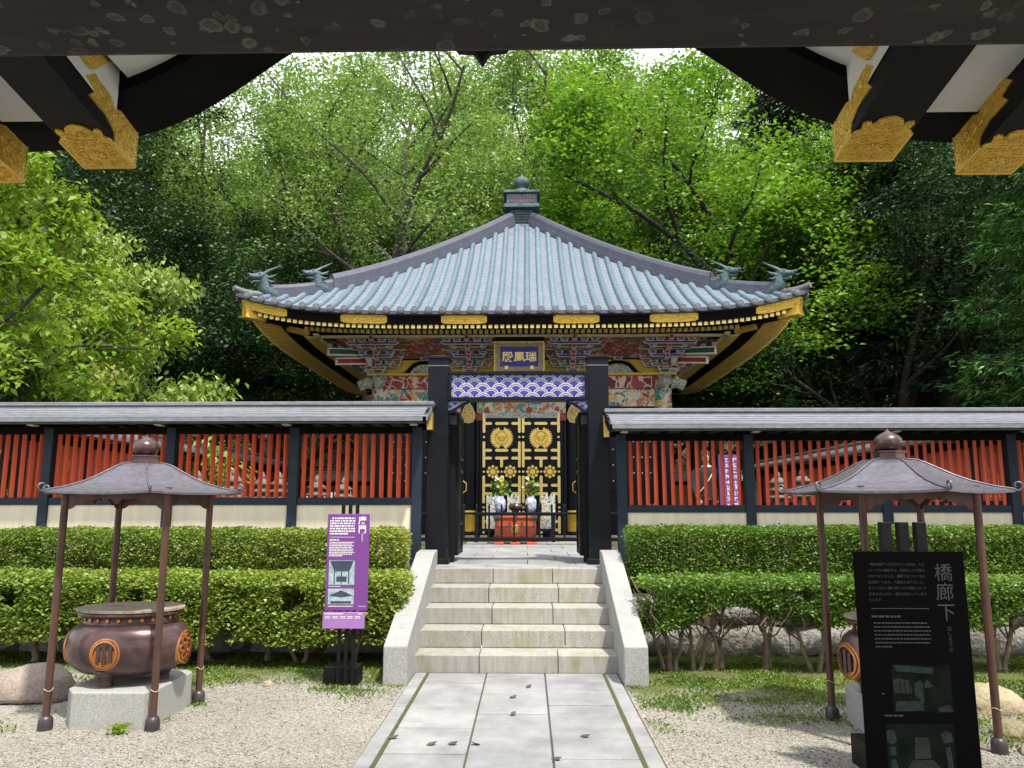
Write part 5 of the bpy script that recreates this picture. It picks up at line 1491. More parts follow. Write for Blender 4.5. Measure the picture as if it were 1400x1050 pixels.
for s in (-1, 1):
    a, b = sorted((s * .006, s * .885))
    mb = MB(); mb.box(a, b, yd, yd + .06, .87, 3.295); leaf = mb.build('door_leaf', 'black', hall, .006, 1)
    mb = MB(); mx = lambda v: s * v if True else v
    xin, xout, xc = .040, .79, .415
    fr_ = MB()
    for v0, v1 in ((0.012, .075), (.755, .825)):
        aa, bb = sorted((s * v0, s * v1)); fr_.box(aa, bb, yd - .02, yd - .0005, .875, 3.29)
    for y_ in (568.3, 578.8, 616.2, 627, 664.4, 675.8, 713.5, 724.9):
        aa, bb = sorted((s * .0755, s * .7545)); fr_.box(aa, bb, yd - .016, yd - .0005, dZ(y_) - .05, dZ(y_) + .05)
    aa, bb = sorted((s * (xc - .035), s * (xc + .035))); 
    for z0, z1 in ((dZ(661), dZ(630.5)), (dZ(710), dZ(679.5))): fr_.box(aa, bb, yd - .014, yd - .0005, z0, z1)
    fr_.build('door_frame', 'black_wood', leaf)
    y1 = yd - .0205
    for xv in (xin, xout):
        x = s * xv
        for p0, p1 in ((563.6, 592), (603.6, 640), (651, 689), (706, 730)): pill(mb, x - .028, x + .028, dZ(p1), dZ(p0), y1, .012)
        for pc in (597.8, 645.7, 694.5, 700.5): disc(mb, x, dZ(pc), .024, y1, .016)
        for y_ in (568.3, 578.8, 616.2, 627, 664.4, 675.8, 713.5, 724.9):
            e = .15; xa_ = x + (.02 * s if xv == xin else -.02 * s); xb_ = xa_ + (e * s if xv == xin else -e * s)
            aa, bb = sorted((xa_, xb_)); pill(mb, aa, bb, dZ(y_) - .030, dZ(y_) + .030, yd - .0165, .012)
    for y_ in (568.3, 578.8, 616.2, 627, 664.4, 675.8): pill(mb, s * xc - .14, s * xc + .14, dZ(y_) - .030, dZ(y_) + .030, yd - .0166, .011)
    for p0, p1 in ((627, 640), (651, 689), (706, 730)): pill(mb, s * xc - .03, s * xc + .03, dZ(p1), dZ(p0), yd - .0168, .013)
    disc(mb, s * xc, dZ(645.7), .022, yd - .003, .014)
    mb.build('gilt_strapwork', 'gold_pale', leaf)
    for xs_ in (.235, .60):                                    # nine stars
        mb = MB(); x, z = s * xs_, dZ(645.7)
        disc(mb, x, z, .062, yd - .002, .02)
        for q in range(8): disc(mb, x + .105 * math.cos(q * PI / 4), z + .105 * math.sin(q * PI / 4), .033, yd - .002, .016)
        mb.build('nine_star_crest', 'gold', leaf)
    mb = MB(); x, z = s * xc, dZ(599)                          # wreath of leaves about a round badge
    yb = yd - .002
    disc(mb, x, z, .165, yb, .022, 30)
    for side_ in (-1, 1):
        for q in range(12):
            ang = -PI / 2 + side_ * (.22 + q * .222)
            tilt_ = ang + side_ * .42
            b0 = (x + .135 * math.cos(ang), z + .135 * math.sin(ang)); L = .125 if q < 10 else .11
            ux, uz = math.cos(tilt_), math.sin(tilt_)
            pts = [(0, -.4), (.3, -1), (.65, -.9), (1, 0), (.65, .9), (.3, 1), (0, .4)]
            mb.prism([(b0[0] + ux * L * a - uz * .024 * b, b0[1] + uz * L * a + ux * .024 * b) for a, b in pts], yb - .020 - (q % 2) * .006, yb - .001)
    cr = mb.build('wreath_crest', 'gold', leaf)
    mb = MB()
    mb.tube([(x + .135 * math.cos(a), yb - .026, z + .135 * math.sin(a)) for a in np.linspace(0, 2 * PI, 31)], .012, 6, 0, False)
    for s2 in (-1, 1):                                         # two facing birds, wings raised
        mb.tube([(x + s2 * .015, yb - .027, z - .07), (x + s2 * .05, yb - .03, z - .02), (x + s2 * .03, yb - .03, z + .04)], [.018, .028, .016], 8)
        mb.tube([(x + s2 * .05, yb - .027, z - .01), (x + s2 * .095, yb - .027, z + .03), (x + s2 * .07, yb - .026, z + .085)], [.014, .018, .006], 6)
    mb.build('badge_relief', 'gold_engraved', cr)
# bracket sets
def block(mb, S, u, d, z, w, h, dep, ci):
    P = []
    for zz, k_ in ((z, .66), (z + h * .5, 1.0), (z + h, 1.0)):
        P += [S(u + a * w / 2 * k_, d + b * dep / 2 * k_, zz) for a, b in ((-1, 1), (1, 1), (1, -1), (-1, -1))]
    f = [(3, 2, 1, 0), (8, 9, 10, 11)]
    for t_ in (0, 4): f += [(t_ + i, t_ + (i + 1) % 4, t_ + 4 + (i + 1) % 4, t_ + 4 + i) for i in range(4)]
    mb.add(P, f, 0)
    e = dep / 2 + .003                                         # coloured face inside a pale outline
    Q = [S(u + a * w / 2 * .86, d + e, z + h * b) for a, b in ((-1, .57), (1, .57), (1, .93), (-1, .93))]
    mb.add(Q, [(0, 1, 2, 3)], ci)
    Q = [S(u + a * w / 2 * .62 * (.98 if b > .2 else .8), d + dep / 2 * (.70 + .34 * b / .5) + .004, z + h * b) for a, b in ((-1, .08), (1, .08), (1, .46), (-1, .46))]
    mb.add(Q, [(0, 1, 2, 3)], 1 + (ci + 1) % 4)
def beam_u(mb, S, u0, u1, d, z, h, dep, ci):
    P = [S(u, dd, zz) for zz in (z, z + h) for u, dd in ((u0, d + dep / 2), (u1, d + dep / 2), (u1, d - dep / 2), (u0, d - dep / 2))]
    # rounded lower corners read as a boat-shaped arm
    P[0] = S(u0 + .05, d + dep / 2, z); P[1] = S(u1 - .05, d + dep / 2, z); P[2] = S(u1 - .05, d - dep / 2, z); P[3] = S(u0 + .05, d - dep / 2, z)
    mb.add(P, [(3, 2, 1, 0), (4, 5, 6, 7), (0, 1, 5, 4), (1, 2, 6, 5), (2, 3, 7, 6), (3, 0, 4, 7)], 0)
    e = d + dep / 2 + .003
    mb.add([S(u0 + .075, e, z + h * .2), S(u1 - .075, e, z + h * .2), S(u1 - .035, e, z + h * .82), S(u0 + .035, e, z + h * .82)], [(0, 1, 2, 3)], ci)
def nose(mb, S, u, d0, d1, z, w, h, ci):
    P = [S(u + a * w / 2, d, zz) for zz in (z, z + h) for a, d in ((-1, d1), (1, d1), (1, d0), (-1, d0))]
    mb.add(P, [(3, 2, 1, 0), (4, 5, 6, 7), (0, 1, 5, 4), (1, 2, 6, 5), (2, 3, 7, 6), (3, 0, 4, 7)], 0)
    mb.add([S(u + a * w / 2 * .74, d1 + .003, z + h * b) for a, b in ((-1, .14), (1, .14), (1, .86), (-1, .86))], [(0, 1, 2, 3)], ci)
    mb.add([S(u + a * (w / 2 + .003), dd, z + h * b) for a in (-1,) for dd, b in ((d0, .2), (d1 - .02, .2), (d1 - .02, .8), (d0, .8))], [(0, 1, 2, 3)], ci)
    mb.add([S(u + (w / 2 + .003), dd, z + h * b) for dd, b in ((d1 - .02, .2), (d0, .2), (d0, .8), (d1 - .02, .8))], [(0, 1, 2, 3)], ci)
BM = ['bracket_edge', 'red_paint', 'slate_paint', 'green_paint', 'blue_paint', 'dark_eave']
for k in range(4):
    S = side(k)
    for u in (-3.06, -1.10, 1.10, 3.06):
        mb = MB()
        block(mb, S, u, 3.26, 4.265, .30, .13, .24, 1)
        for t_ in range(3):
            z = 4.40 + t_ * .155; d = 3.30 + t_ * .27
            for pd, ww in ((d, .60 + t_ * .12), (d - .25, .92 + t_ * .16)):
                if pd < 3.2: pd = 3.22
                beam_u(mb, S, u - ww / 2, u + ww / 2, pd, z, .062, .09, (t_ + (2 if pd == d else 4)) % 4 + 1)
                for q, o_ in enumerate((-1, -.5, 0, .5, 1) if ww > .8 else (-1, 0, 1)):
                    block(mb, S, u + o_ * (ww / 2 - .065), pd + .012, z + .062, .165, .098, .14, (q + t_) % 4 + 1)
            nose(mb, S, u, d - .2, d + .13, z - .045, .095, .105, 1)
        nose(mb, S, u, 3.6, 4.22, 4.80, .10, .11, 1)
        for o_ in (-.42, -.21, .21, .42): block(mb, S, u + o_, 4.08, 4.79, .17, .085, .12, 3 if abs(o_) < .3 else 1)
        beam_u(mb, S, u - .56, u + .56, 4.05, 4.735, .055, .08, 4)
        for o_ in (-.30, .30): nose(mb, S, u + o_, 3.5, 3.98, 4.72, .075, .085, 2 if o_ < 0 else 3)
        mb.build('bracket_set', BM, hall)
    for u, w in ((-2.08, .62), (0, .62), (2.08, .62)):         # frog-leg struts
        mb = MB()
        hw = w
        out = [(-hw, 4.264), (-hw * .86, 4.275), (-hw * .7, 4.31), (-hw * .58, 4.40), (-hw * .42, 4.50), (-hw * .2, 4.545), (0, 4.55)]
        inn = [(0, 4.49), (-hw * .17, 4.485), (-hw * .33, 4.44), (-hw * .45, 4.35), (-hw * .55, 4.285), (-hw * .66, 4.264)]
        for s_ in (-1, 1):
            pts = [(u + s_ * a, b) for a, b in out + inn]
            P0 = [S(a, 3.20, b) for a, b in pts]; P1 = [S(a, 3.145, b) for a, b in pts]; m_ = len(pts)
            f0 = tuple(range(m_)); 
            if s_ < 0: f0 = f0[::-1]
            fs_ = [(i, (i + 1) % m_, m_ + (i + 1) % m_, m_ + i) for i in range(m_)]
            # triangulated strip between the outer and the inner outline
            mb.add(P0 + P1, [f0] + fs_, 0)
        fr2 = mb.build('frog_leg_strut', ['dark_eave'], hall)
        mb = MB(); pts = [(u + hw * .52 * math.cos(a), 4.268 + .20 * math.sin(a)) for a in np.linspace(0, PI, 14)]
        P0 = [S(a, 3.19, b) for a, b in pts]; P1 = [S(a, 3.142, b) for a, b in pts]; m_ = len(pts)
        mb.add(P0 + P1, [tuple(range(m_))] + [(i, (i + 1) % m_, m_ + (i + 1) % m_, m_ + i) for i in range(m_)])
        mb.build('carved_figure', 'carving_white', fr2)
        mb = MB(); block(mb, S, u, 3.22, 4.553, .2, .10, .16, 2); block(mb, S, u, 3.31, 4.665, .2, .09, .16, 1); mb.build('strut_block', BM, fr2)
for sx in (-1, 1):                                            # corner beak pieces, green above red
    for sy in (-1, 1):
        for z, d1, w, h, mt in ((4.60, 3.98, .045, .06, 'green_paint'), (4.42, 3.84, .045, .055, 'red_paint')):
            a, b = Vector((sx * d1, HC + sy * d1, z)), Vector((sx * 3.05, HC + sy * 3.05, z + .16)); ax = (a - b) / 2
            sd = Vector((sx, -sy, 0)).normalized()
            mb = MB(); mb.obox((a + b) / 2, ax, sd * w, (0, 0, h), 0); mb.obox((a + b) / 2 - Vector((0, 0, .012)), ax * 1.02, sd * (w * .8), (0, 0, h), 1); mb.obox((a + b) / 2 + Vector((0, 0, h + .012)), ax * 1.03, sd * (w * 1.06), (0, 0, .011), 1)
            mb.obox((a + b) / 2 - Vector((0, 0, h * .9)), ax * 1.01, sd * (w * 1.06), (0, 0, .010), 1)
            mb.build('corner_beak', [mt, 'white_paint'], hall)
# the name board hanging under the eaves
nb = thing('name_board', 'blue name board with three gold characters in an ornate gilt frame under the eaves', 'name board', (-.03, 15.42, 4.16))
SL = .10                                                      # leans forward at the top
def NB(u, v, d): return (-.03 + u * .93, 15.42 - d - v * SL, 4.46 + v * .95)
def nbox(mb, u0, u1, v0, v1, d0, d1, mi=0):
    P = [NB(u, v, d) for d in (d1, d0) for u, v in ((u0, v0), (u1, v0), (u1, v1), (u0, v1))]
    mb.add(P, [(0, 1, 2, 3), (7, 6, 5, 4), (0, 4, 5, 1), (1, 5, 6, 2), (2, 6, 7, 3), (3, 7, 4, 0)], mi)
mb = MB(); nbox(mb, -.44, .44, -.235, .235, .0, .03); pl_ = mb.build('panel', 'blue_paint', nb)
mb = MB(); text_mb(mb, '殿鳳瑞', 0, .0, .225, 0, .006, 0, False, lambda u, v, d: NB(u * 1.13, v, .031 + .006 + d), .0035); mb.build('lettering', 'gold_pale', pl_)
mb = MB()
for u0, u1, v0, v1 in ((-.53, -.415, -.30, .30), (.415, .53, -.30, .30), (-.414, .414, .215, .30), (-.414, .414, -.30, -.215)): nbox(mb, u0, u1, v0, v1, .0, .055)
fr3 = mb.build('frame', 'board_frame', nb)
mb = MB()
for i in range(24):
    for v in (.315, -.315): 
        if v > 0: disc2 = nbox(mb, -.53 + i * .045, -.505 + i * .045, v - .018, v + .012, .02, .062)
for i in range(15):
    for u in (-.54, .54): nbox(mb, u - .014, u + .014, -.30 + i * .042, -.278 + i * .042, .02, .062)
for u in (-.28, .28): nbox(mb, u - .04, u + .04, -.27, -.20, .05, .075)
mb.build('gilt_beading', 'gold_pale', fr3)
mb = MB(); nbox(mb, -.55, .55, .335, .42, -.02, .05); mb.build('hanger', 'dark_eave', nb)
for u in (-.4, .4):
    mb = MB(); mb.tube([NB(u, .40, .0), (-.03 + u, 15.55, 5.02)], .012, 6); mb.build('hanging_rod', 'iron', nb)

# ------------------------------------------------------------------ the gate roof the photograph looks out from
eg = thing('entrance_gate', 'dark entrance gate roof overhead with gilt rafter ends and white ceiling boards', 'gate', (CX, 1.6, 0))
mb = MB()
pr_ = [(1.40, 2.66), (1.45, 2.625), (1.60, 2.606), (1.76, 2.604), (1.795, 2.618), (1.80, 2.65), (1.80, 2.915), (1.40, 2.915)]
mb.prism(pr_, -3.2, 3.2, 0, 'x'); mb.build('cross_beam', 'lichen', eg, .008, 2)
for sx in (-1, 1):
    for y in (1.6, -1.6):
        mb = MB(); mb.tube([(CX + sx * 2.5, y, .05), (CX + sx * 2.5, y, 2.66)], .15, 20); ps_ = mb.build('post', 'black_wood', eg)
        mb = MB(); mb.lathe([(.24, -.02), (.24, .04), (.19, .09), (.16, .10)], (CX + sx * 2.5, y, 0), 24); mb.build('post_stone', 'granite', ps_)
mb = MB(); mb.box(-3.2, 3.2, -1.75, -1.45, 2.66, 2.925); mb.build('rear_cross_beam', 'dark_eave', eg)
def rb(y): return 2.768 + .165 * (2.75 - y)                    # underside of the rafters
for (xa, xb) in ((-1.56, -1.37), (1.305, 1.51), (-1.99, -1.796), (1.754, 1.95), (-2.46, -2.27), (2.2, 2.40)):
    mb = MB(); dz_ = 0 if abs(xa) < 1.7 else (-.055 if abs(xa) < 2.1 else -.09)
    y0, y1 = -1.6, 2.75
    P = [(xa, y0, rb(y0) + dz_), (xb, y0, rb(y0) + dz_), (xb, y1, rb(y1) + dz_), (xa, y1, rb(y1) + dz_)]
    P += [(x, y, z + .22 if y < 2 else z + .105) for x, y, z in P]
    P[6] = (xb, y1, rb(y1) + dz_ + .13); P[7] = (xa, y1, rb(y1) + dz_ + .13)
    mb.add(P, [(3, 2, 1, 0), (4, 5, 6, 7), (0, 1, 5, 4), (1, 2, 6, 5), (2, 3, 7, 6), (3, 0, 4, 7)])
    rf_ = mb.build('rafter', 'black_wood', eg)
    xm, hw = (xa + xb) / 2, (xb - xa) / 2
    def bz_(y, off): return rb(y) + dz_ + off
    # gilt shoe: underside plate, two cheek plates, end plate
    mb = MB()
    oy = [(1, 0), (1, .30), (.93, .335), (.80, .35), (.86, .40), (.80, .435), (.62, .43), (.52, .40), (.40, .45), (.2, .475), (0, .485)]
    pts = [(xm + hw * 1.015 * a, y1 + .004 - b * .52) for a, b in oy] + [(xm - hw * 1.015 * a, y1 + .004 - b * .52) for a, b in reversed(oy[:-1])]
    n_ = len(pts)
    lo_ = [(a, b, bz_(b, -.006)) for a, b in pts]; hi_ = [(a, b, bz_(b, -.0005)) for a, b in pts]
    mb.add(lo_ + hi_, [tuple(range(n_)), tuple(reversed(range(n_, 2 * n_)))] + [(n_ + i, n_ + (i + 1) % n_, (i + 1) % n_, i) for i in range(n_)])
    oz = [(0, -.006), (0, .130), (.13, .133), (.17, .115), (.20, .14), (.31, .146), (.36, .10), (.30, .085), (.33, .05), (.22, .052), (.16, .03), (.15, -.006)]
    for xs_, o_ in ((xa, -1), (xb, 1)):
        A = [(xs_ + o_ * .0005, y1 + .004 - b * 1.0, bz_(y1 - b, h)) for b, h in oz]; B = [(xs_ + o_ * .006, y, z) for x, y, z in A]; n_ = len(A)
        fs_ = [tuple(range(n_)), tuple(reversed(range(n_, 2 * n_)))] + [(i, n_ + i, n_ + (i + 1) % n_, (i + 1) % n_) for i in range(n_)]
        mb.add(A + B, fs_ if o_ > 0 else [q[::-1] for q in fs_])
    mb.box(xa - .006, xb + .006, y1 + .0005, y1 + .008, bz_(y1, -.006), bz_(y1, .135))
    sh = mb.build('gilt_shoe', 'gold_engraved', rf_)
    # chased relief: a flower and scrolls on the underside, scrolls on the cheeks
    rl = MB()
    def spiral(P, cu, cv, r0_, turns, sgn, ph, rad=.0035):
        pts = []
        for q in range(17):
            f_ = q / 16; rr_ = r0_ * (1 - .82 * f_); an_ = ph + sgn * f_ * turns * 2 * PI
            pts.append(P(cu + rr_ * math.cos(an_), cv + rr_ * math.sin(an_)))
        rl.tube(pts, [rad * (1 - .5 * q / 16) for q in range(17)], 5, 0, False)
    PB = lambda u, v: (xm + u, y1 + .004 - v, bz_(y1 + .004 - v, -.0075))
    for q in range(10):
        an_ = 2 * PI * q / 10
        rl.tube([PB(.010 * math.cos(an_), .075 + .010 * math.sin(an_)), PB(.022 * math.cos(an_), .075 + .022 * math.sin(an_)), PB(.034 * math.cos(an_), .075 + .034 * math.sin(an_))], [.003, .0065, .002], 5, 0, False)
    rl.tube([PB(.008 * math.cos(q), .075 + .008 * math.sin(q)) for q in np.linspace(0, 2 * PI, 12)], .003, 5, 0, False)
    for s_ in (-1, 1):
        for cu, cv, r_, t_, ph in ((.062, .040, .020, 1.3, .5), (.064, .085, .022, 1.4, 2.4), (.055, .130, .024, 1.5, 3.6), (.022, .145, .020, 1.4, 1.0), (.045, .185, .020, 1.4, 4.2), (.014, .195, .015, 1.2, 2.0), (.032, .022, .013, 1.2, 3.0)):
            spiral(PB, s_ * cu, cv, r_, t_, s_, ph if s_ > 0 else PI - ph)
            spiral(PB, s_ * (cu - .006), cv + .012, r_ * .5, 1.0, -s_, ph + 2 if s_ > 0 else PI - ph - 2, .0025)
    for xs_, o_ in ((xa - .0065, -1), (xb + .0065, 1)):
        PC = lambda u, v, xs_=xs_: (xs_, y1 - u, bz_(y1 - u, v))
        for cu, cv, r_, t_, ph in ((.03, .03, .019, 1.3, .4), (.075, .032, .022, 1.4, 2.2), (.03, .075, .022, 1.5, 3.4), (.08, .082, .024, 1.5, 5.0), (.03, .114, .013, 1.2, 1.0), (.118, .045, .017, 1.3, 1.9), (.128, .088, .020, 1.4, 4.0), (.168, .085, .017, 1.3, .6), (.20, .108, .020, 1.4, 2.8), (.245, .115, .018, 1.3, 5.2), (.295, .118, .015, 1.2, 1.5)):
            spiral(PC, cu, cv, r_, t_, 1, ph)
            spiral(PC, cu + .008, cv - .008, r_ * .5, 1.0, -1, ph + 2.4, .0025)
    rl.build('chased_scrollwork', 'gold', sh)
    tr_ = MB(); 
    tr_.tube([(xa - .004, y1 + .006, bz_(y1, -.006)), (xb + .004, y1 + .006, bz_(y1, -.006))], .006, 6)
    for xs_ in (xa - .004, xb + .004): tr_.tube([(xs_, y1 + .006, bz_(y1, -.005)), (xs_, y1 - .155, bz_(y1 - .155, -.005))], .005, 6)
    tr_.build('rim', 'gold', sh)
AX = [0, .3, .6, .85, 1.0, 1.2, 1.4, 1.7, 2.1, 3.2]; AZ = [3.62, 3.58, 3.46, 3.31, 3.19, 3.05, 2.965, 2.905, 2.888, 2.885]
xs = np.linspace(-3.2, 3.2, 97)
zb_ = np.interp(np.abs(xs), np.linspace(0, 3.2, 200), np.convolve(np.r_[[AZ[0]] * 6, np.interp(np.linspace(0, 3.2, 200), AX, AZ), [AZ[-1]] * 6], np.ones(13) / 13, 'valid'))
mb = MB()
poly_ = [(x, z) for x, z in zip(xs, zb_)]
up_ = [(x, z + .26) for x, z in zip(xs, zb_)]
n_ = len(xs)
P = [(x, 2.60, z) for x, z in poly_] + [(x, 2.60, z) for x, z in up_] + [(x, 2.90, z) for x, z in poly_] + [(x, 2.90, z) for x, z in up_]
f = []
for i in range(n_ - 1):
    f += [(i, i + 1, n_ + i + 1, n_ + i), (2 * n_ + i + 1, 2 * n_ + i, 3 * n_ + i, 3 * n_ + i + 1), (2 * n_ + i, 2 * n_ + i + 1, i + 1, i), (n_ + i, n_ + i + 1, 3 * n_ + i + 1, 3 * n_ + i)]
mb.add(P, f); mb.build('bargeboard', 'dark_eave', eg)
mb = MB()                                                     # white ceilings: vaulted in the middle, sloping boards between the rafters
idx = [i for i in range(n_) if abs(xs[i]) < 1.34]
P = [(xs[i], y, zb_[i] + .045) for y in (-1.6, 2.598) for i in idx]; m_ = len(idx)
mb.add(P, [(i + 1, i, m_ + i, m_ + i + 1) for i in range(m_ - 1)])
for s in (-1, 1):
    x = -1.365 if s < 0 else 1.30
    mb.add([(x, -1.6, rb(-1.6) + .15), (x, 2.598, rb(2.598) + .08), (x, 2.598, 3.2), (x, -1.6, 3.7)], [(0, 1, 2, 3)] if s < 0 else [(3, 2, 1, 0)])
    for xa, xb, dz_ in ((1.505, 1.76, -.02), (1.94, 2.21, -.07), (2.39, 3.2, -.09)):
        xa, xb = (s * xa, s * xb) if s > 0 else (-xb - .03, -xa - .03)
        z0, z1 = rb(-1.6) + .085 + dz_ * .4, rb(2.599) + .085 + dz_ * .4
        mb.add([(xa, -1.6, z0), (xb, -1.6, z0), (xb, 2.599, z1), (xa, 2.599, z1)], [(3, 2, 1, 0)])
mb.build('ceiling_board', 'white_plaster', eg)
mb = MB()                                                     # roof shell above everything
P = [(xs[i] * 1.05, y, zb_[i] + .27) for y in (-1.9, 2.93) for i in range(n_)] + [(xs[i] * 1.05, y, zb_[i] + .38) for y in (-1.9, 2.93) for i in range(n_)]
f = []
for i in range(n_ - 1):
    f += [(i + 1, i, n_ + i, n_ + i + 1), (2 * n_ + i, 2 * n_ + i + 1, 3 * n_ + i + 1, 3 * n_ + i), (n_ + i + 1, n_ + i, 3 * n_ + i, 3 * n_ + i + 1), (i, i + 1, 2 * n_ + i + 1, 2 * n_ + i)]
mb.add(P, f); mb.build('roof', 'dark_eave', eg)
mb = MB()                                                     # pendant at the middle of the bargeboard
po = [(-.16, 3.62), (-.15, 3.40), (-.10, 3.325), (-.035, 3.32), (0, 3.262), (.035, 3.32), (.10, 3.325), (.15, 3.40), (.16, 3.62)]
mb.prism([(-.045 + a, b + .015) for a, b in po], 2.91, 2.96); mb.build('pendant', 'black_wood', eg, .004, 1)
for s in (-1, 1):                                             # small gilt plate high beside each inner rafter
    x = -1.362 if s < 0 else 1.297; mb = MB()
    po = [(2.25, 3.0), (2.38, 2.965), (2.42, 2.965), (2.53, 3.07), (2.50, 3.12), (2.25, 3.12)]
    a, b = sorted((x, x - s * .012)); mb.prism(po, a, b, 0, 'x'); mb.build('side_fitting', 'gold_engraved', eg)

# ------------------------------------------------------------------ things seen through the slats
def lantern(x, y, h, label):
    t = thing('stone_lantern', label, 'lantern', (x, y, .79), 'stone lanterns standing in the forecourt')
    mb = MB(); mb.lathe([(.22, .78), (.22, .86), (.17, .88), (.09, .92), (.08, .92 + h * .32), (.15, .95 + h * .36), (.15, 1.0 + h * .38)], (x, y, 0), 12); mb.build('shaft', 'lantern', t)
    z = 1.0 + h * .38
    mb = MB(); mb.lathe([(.10, z), (.11, z + h * .18), (.10, z + h * .19)], (x, y, 0), 6, smooth=False); mb.build('fire_box', 'lantern', t)
    z += h * .19
    for k in range(3):
        mb = MB(); r_ = .22 - .03 * k
        mb.lathe([(.09, z), (r_, z + .02), (r_ + .01, z + .05), (.10, z + .10), (.08, z + .135)], (x, y, 0), 16); mb.build('roof_tier', 'lantern', t); z += .135
    mb = MB(); mb.lathe([(.04, z), (.06, z + .05), (.03, z + .10), (.004, z + .14)], (x, y, 0), 12); mb.build('jewel', 'lantern', t)
M['lantern'] = pm('aged_lantern_stone', (.17, .165, .15), (.10, .10, .09), 6, .9, bmp=.3)
for x, y, h, l in ((-5.45, 13.0, .9, 'tiered stone lantern seen through the slats, first one from the red side fence'), (-4.95, 13.3, 1.0, 'tiered stone lantern seen through the slats, second one from the red side fence'),
                   (-4.7, 14.0, .95, 'tiered stone lantern seen through the slats, third one from the red side fence'), (-4.45, 14.2, .95, 'tiered stone lantern seen through the slats, right of the three close together'),
                   (-3.75, 14.2, .85, 'tiered stone lantern seen through the slats, second nearest the gate'), (-3.35, 14.6, .8, 'tiered stone lantern seen through the slats, nearest the gate'),
                   (4.75, 14.4, 1.0, 'tiered stone lantern through the slats above the hexagonal roof by the black sign, inner one'), (5.2, 14.4, 1.05, 'tiered stone lantern through the slats above the hexagonal roof by the black sign, outer one')):
    lantern(x, y, h, l)
for x0, lb in ((-6.1, 'short red fence at the back of the forecourt, through the slats over the purple sign'), (3.3, 'short red fence at the back of the forecourt, behind the standing person')):
    fence(lb, 2.8, [0.05, 1.4, 2.75], (x0, 20.75, -.3), 0)
bn = thing('banner', 'purple banner with white lettering seen through the red slats beside a person', 'banner', (3.62, 13.3, .8))
mb = MB(); mb.box(3.41, 3.76, 13.29, 13.30, 1.10, 2.33); cb_ = mb.build('cloth', 'banner_purple', bn)
mb = MB(); r = random.Random(4)
for cx_ in (3.56, 3.69):
    for i in range(11): glyphs(mb, cx_ - .045, cx_ + .05, 2.24 - i * .095, .085, 13.288, r)
mb.build('lettering', 'white_paint', cb_)
for x in (3.40, 3.77):
    mb = MB(); mb.tube([(x, 13.31, .8), (x, 13.31, 2.36)], .014, 8); mb.build('pole', 'iron', bn)
mb = MB(); mb.box(3.36, 3.80, 13.22, 13.40, .80, .83); mb.build('foot', 'iron', bn)

pt = thing('person', 'standing person with long brown hair and black jacket, seen through the red slats', 'person', (3.30, 13.75, .805))
def add_limb(mb, pts, rad, n=14): mb.tube(pts, rad, n)
# body: one continuous lathe of the trunk, neck and head, arms and legs rooted inside it
o_ = Vector((3.30, 13.75, .805))
def PV(a, b, c): return o_ + Vector((a, b, c))
mb = MB()
def ell(profile, cxy=(0, 0), n=22):
    vs = []
    for rx, ry, z, ox, oy in profile:
        for k in range(n):
            a = 2 * PI * k / n; vs.append(PV(ox + rx * math.cos(a), oy + ry * math.sin(a), z))
    m_ = len(profile)
    fs = [(i * n + k, i * n + (k + 1) % n, (i + 1) * n + (k + 1) % n, (i + 1) * n + k) for i in range(m_ - 1) for k in range(n)]
    mb.add(vs, fs, 0, True); mb.add(vs[:n], [tuple(reversed(range(n)))]); mb.add(vs[-n:], [tuple(range(n))])
ell([(.13, .10, .76, 0, 0), (.165, .12, .84, 0, 0), (.15, .11, .96, 0, 0), (.15, .105, 1.08, 0, 0), (.18, .11, 1.22, 0, 0), (.17, .095, 1.29, 0, 0), (.09, .07, 1.335, 0, 0), (.055, .055, 1.36, 0, 0), (.052, .055, 1.40, -.005, -.005), (.06, .075, 1.425, -.015, -.01),
     (.072, .09, 1.46, -.02, -.012), (.078, .098, 1.51, -.02, -.01), (.076, .098, 1.56, -.018, -.008), (.055, .07, 1.605, -.015, -.005), (.02, .025, 1.622, -.015, -.005)])
for s in (-1, 1):
    add_limb(mb, [PV(s * .09, 0, .84), PV(s * .095, 0, .62), PV(s * .095, .01, .46), PV(s * .10, .02, .25), PV(s * .10, .02, .07)], [.085, .08, .055, .055, .038])
    add_limb(mb, [PV(s * .10, .04, .04), PV(s * .10, -.06, .035), PV(s * .105, -.17, .025)], [.04, .04, .025])
    hx = s * .25
    add_limb(mb, [PV(s * .17, 0, 1.27), PV(s * .205, .0, 1.20), PV(s * .235, .02, 1.0), PV(s * .20, -.10, .84), PV(s * .185, -.14, .78)], [.05, .052, .04, .032, .028])
    # palm, four fingers and a thumb
    add_limb(mb, [PV(s * .185, -.14, .79), PV(s * .18, -.165, .745), PV(s * .178, -.175, .72)], [.026, .032, .028])
    for q in range(4):
        add_limb(mb, [PV(s * (.160 + q * .013), -.175, .725), PV(s * (.158 + q * .013), -.185, .69 - .004 * (q in (1, 2))), PV(s * (.158 + q * .012), -.175, .662 - .006 * (q in (1, 2)))], [.0085, .008, .006], 7)
    add_limb(mb, [PV(s * .155, -.16, .75), PV(s * .138, -.175, .725), PV(s * .137, -.18, .70)], [.010, .009, .007], 7)
mb.add([PV(-.035 - .015, -.108, 1.505), PV(-.035 + .015, -.108, 1.505), PV(-.02, -.125, 1.485), PV(-.035, -.106, 1.475)], [(0, 1, 2), (0, 2, 3), (1, 3, 2)])
bo = mb.build('body', 'skin', pt)
rm = bo.modifiers.new('remesh', 'REMESH'); rm.mode = 'VOXEL'; rm.voxel_size = .006; rm.use_smooth_shade = True   # one continuous skin
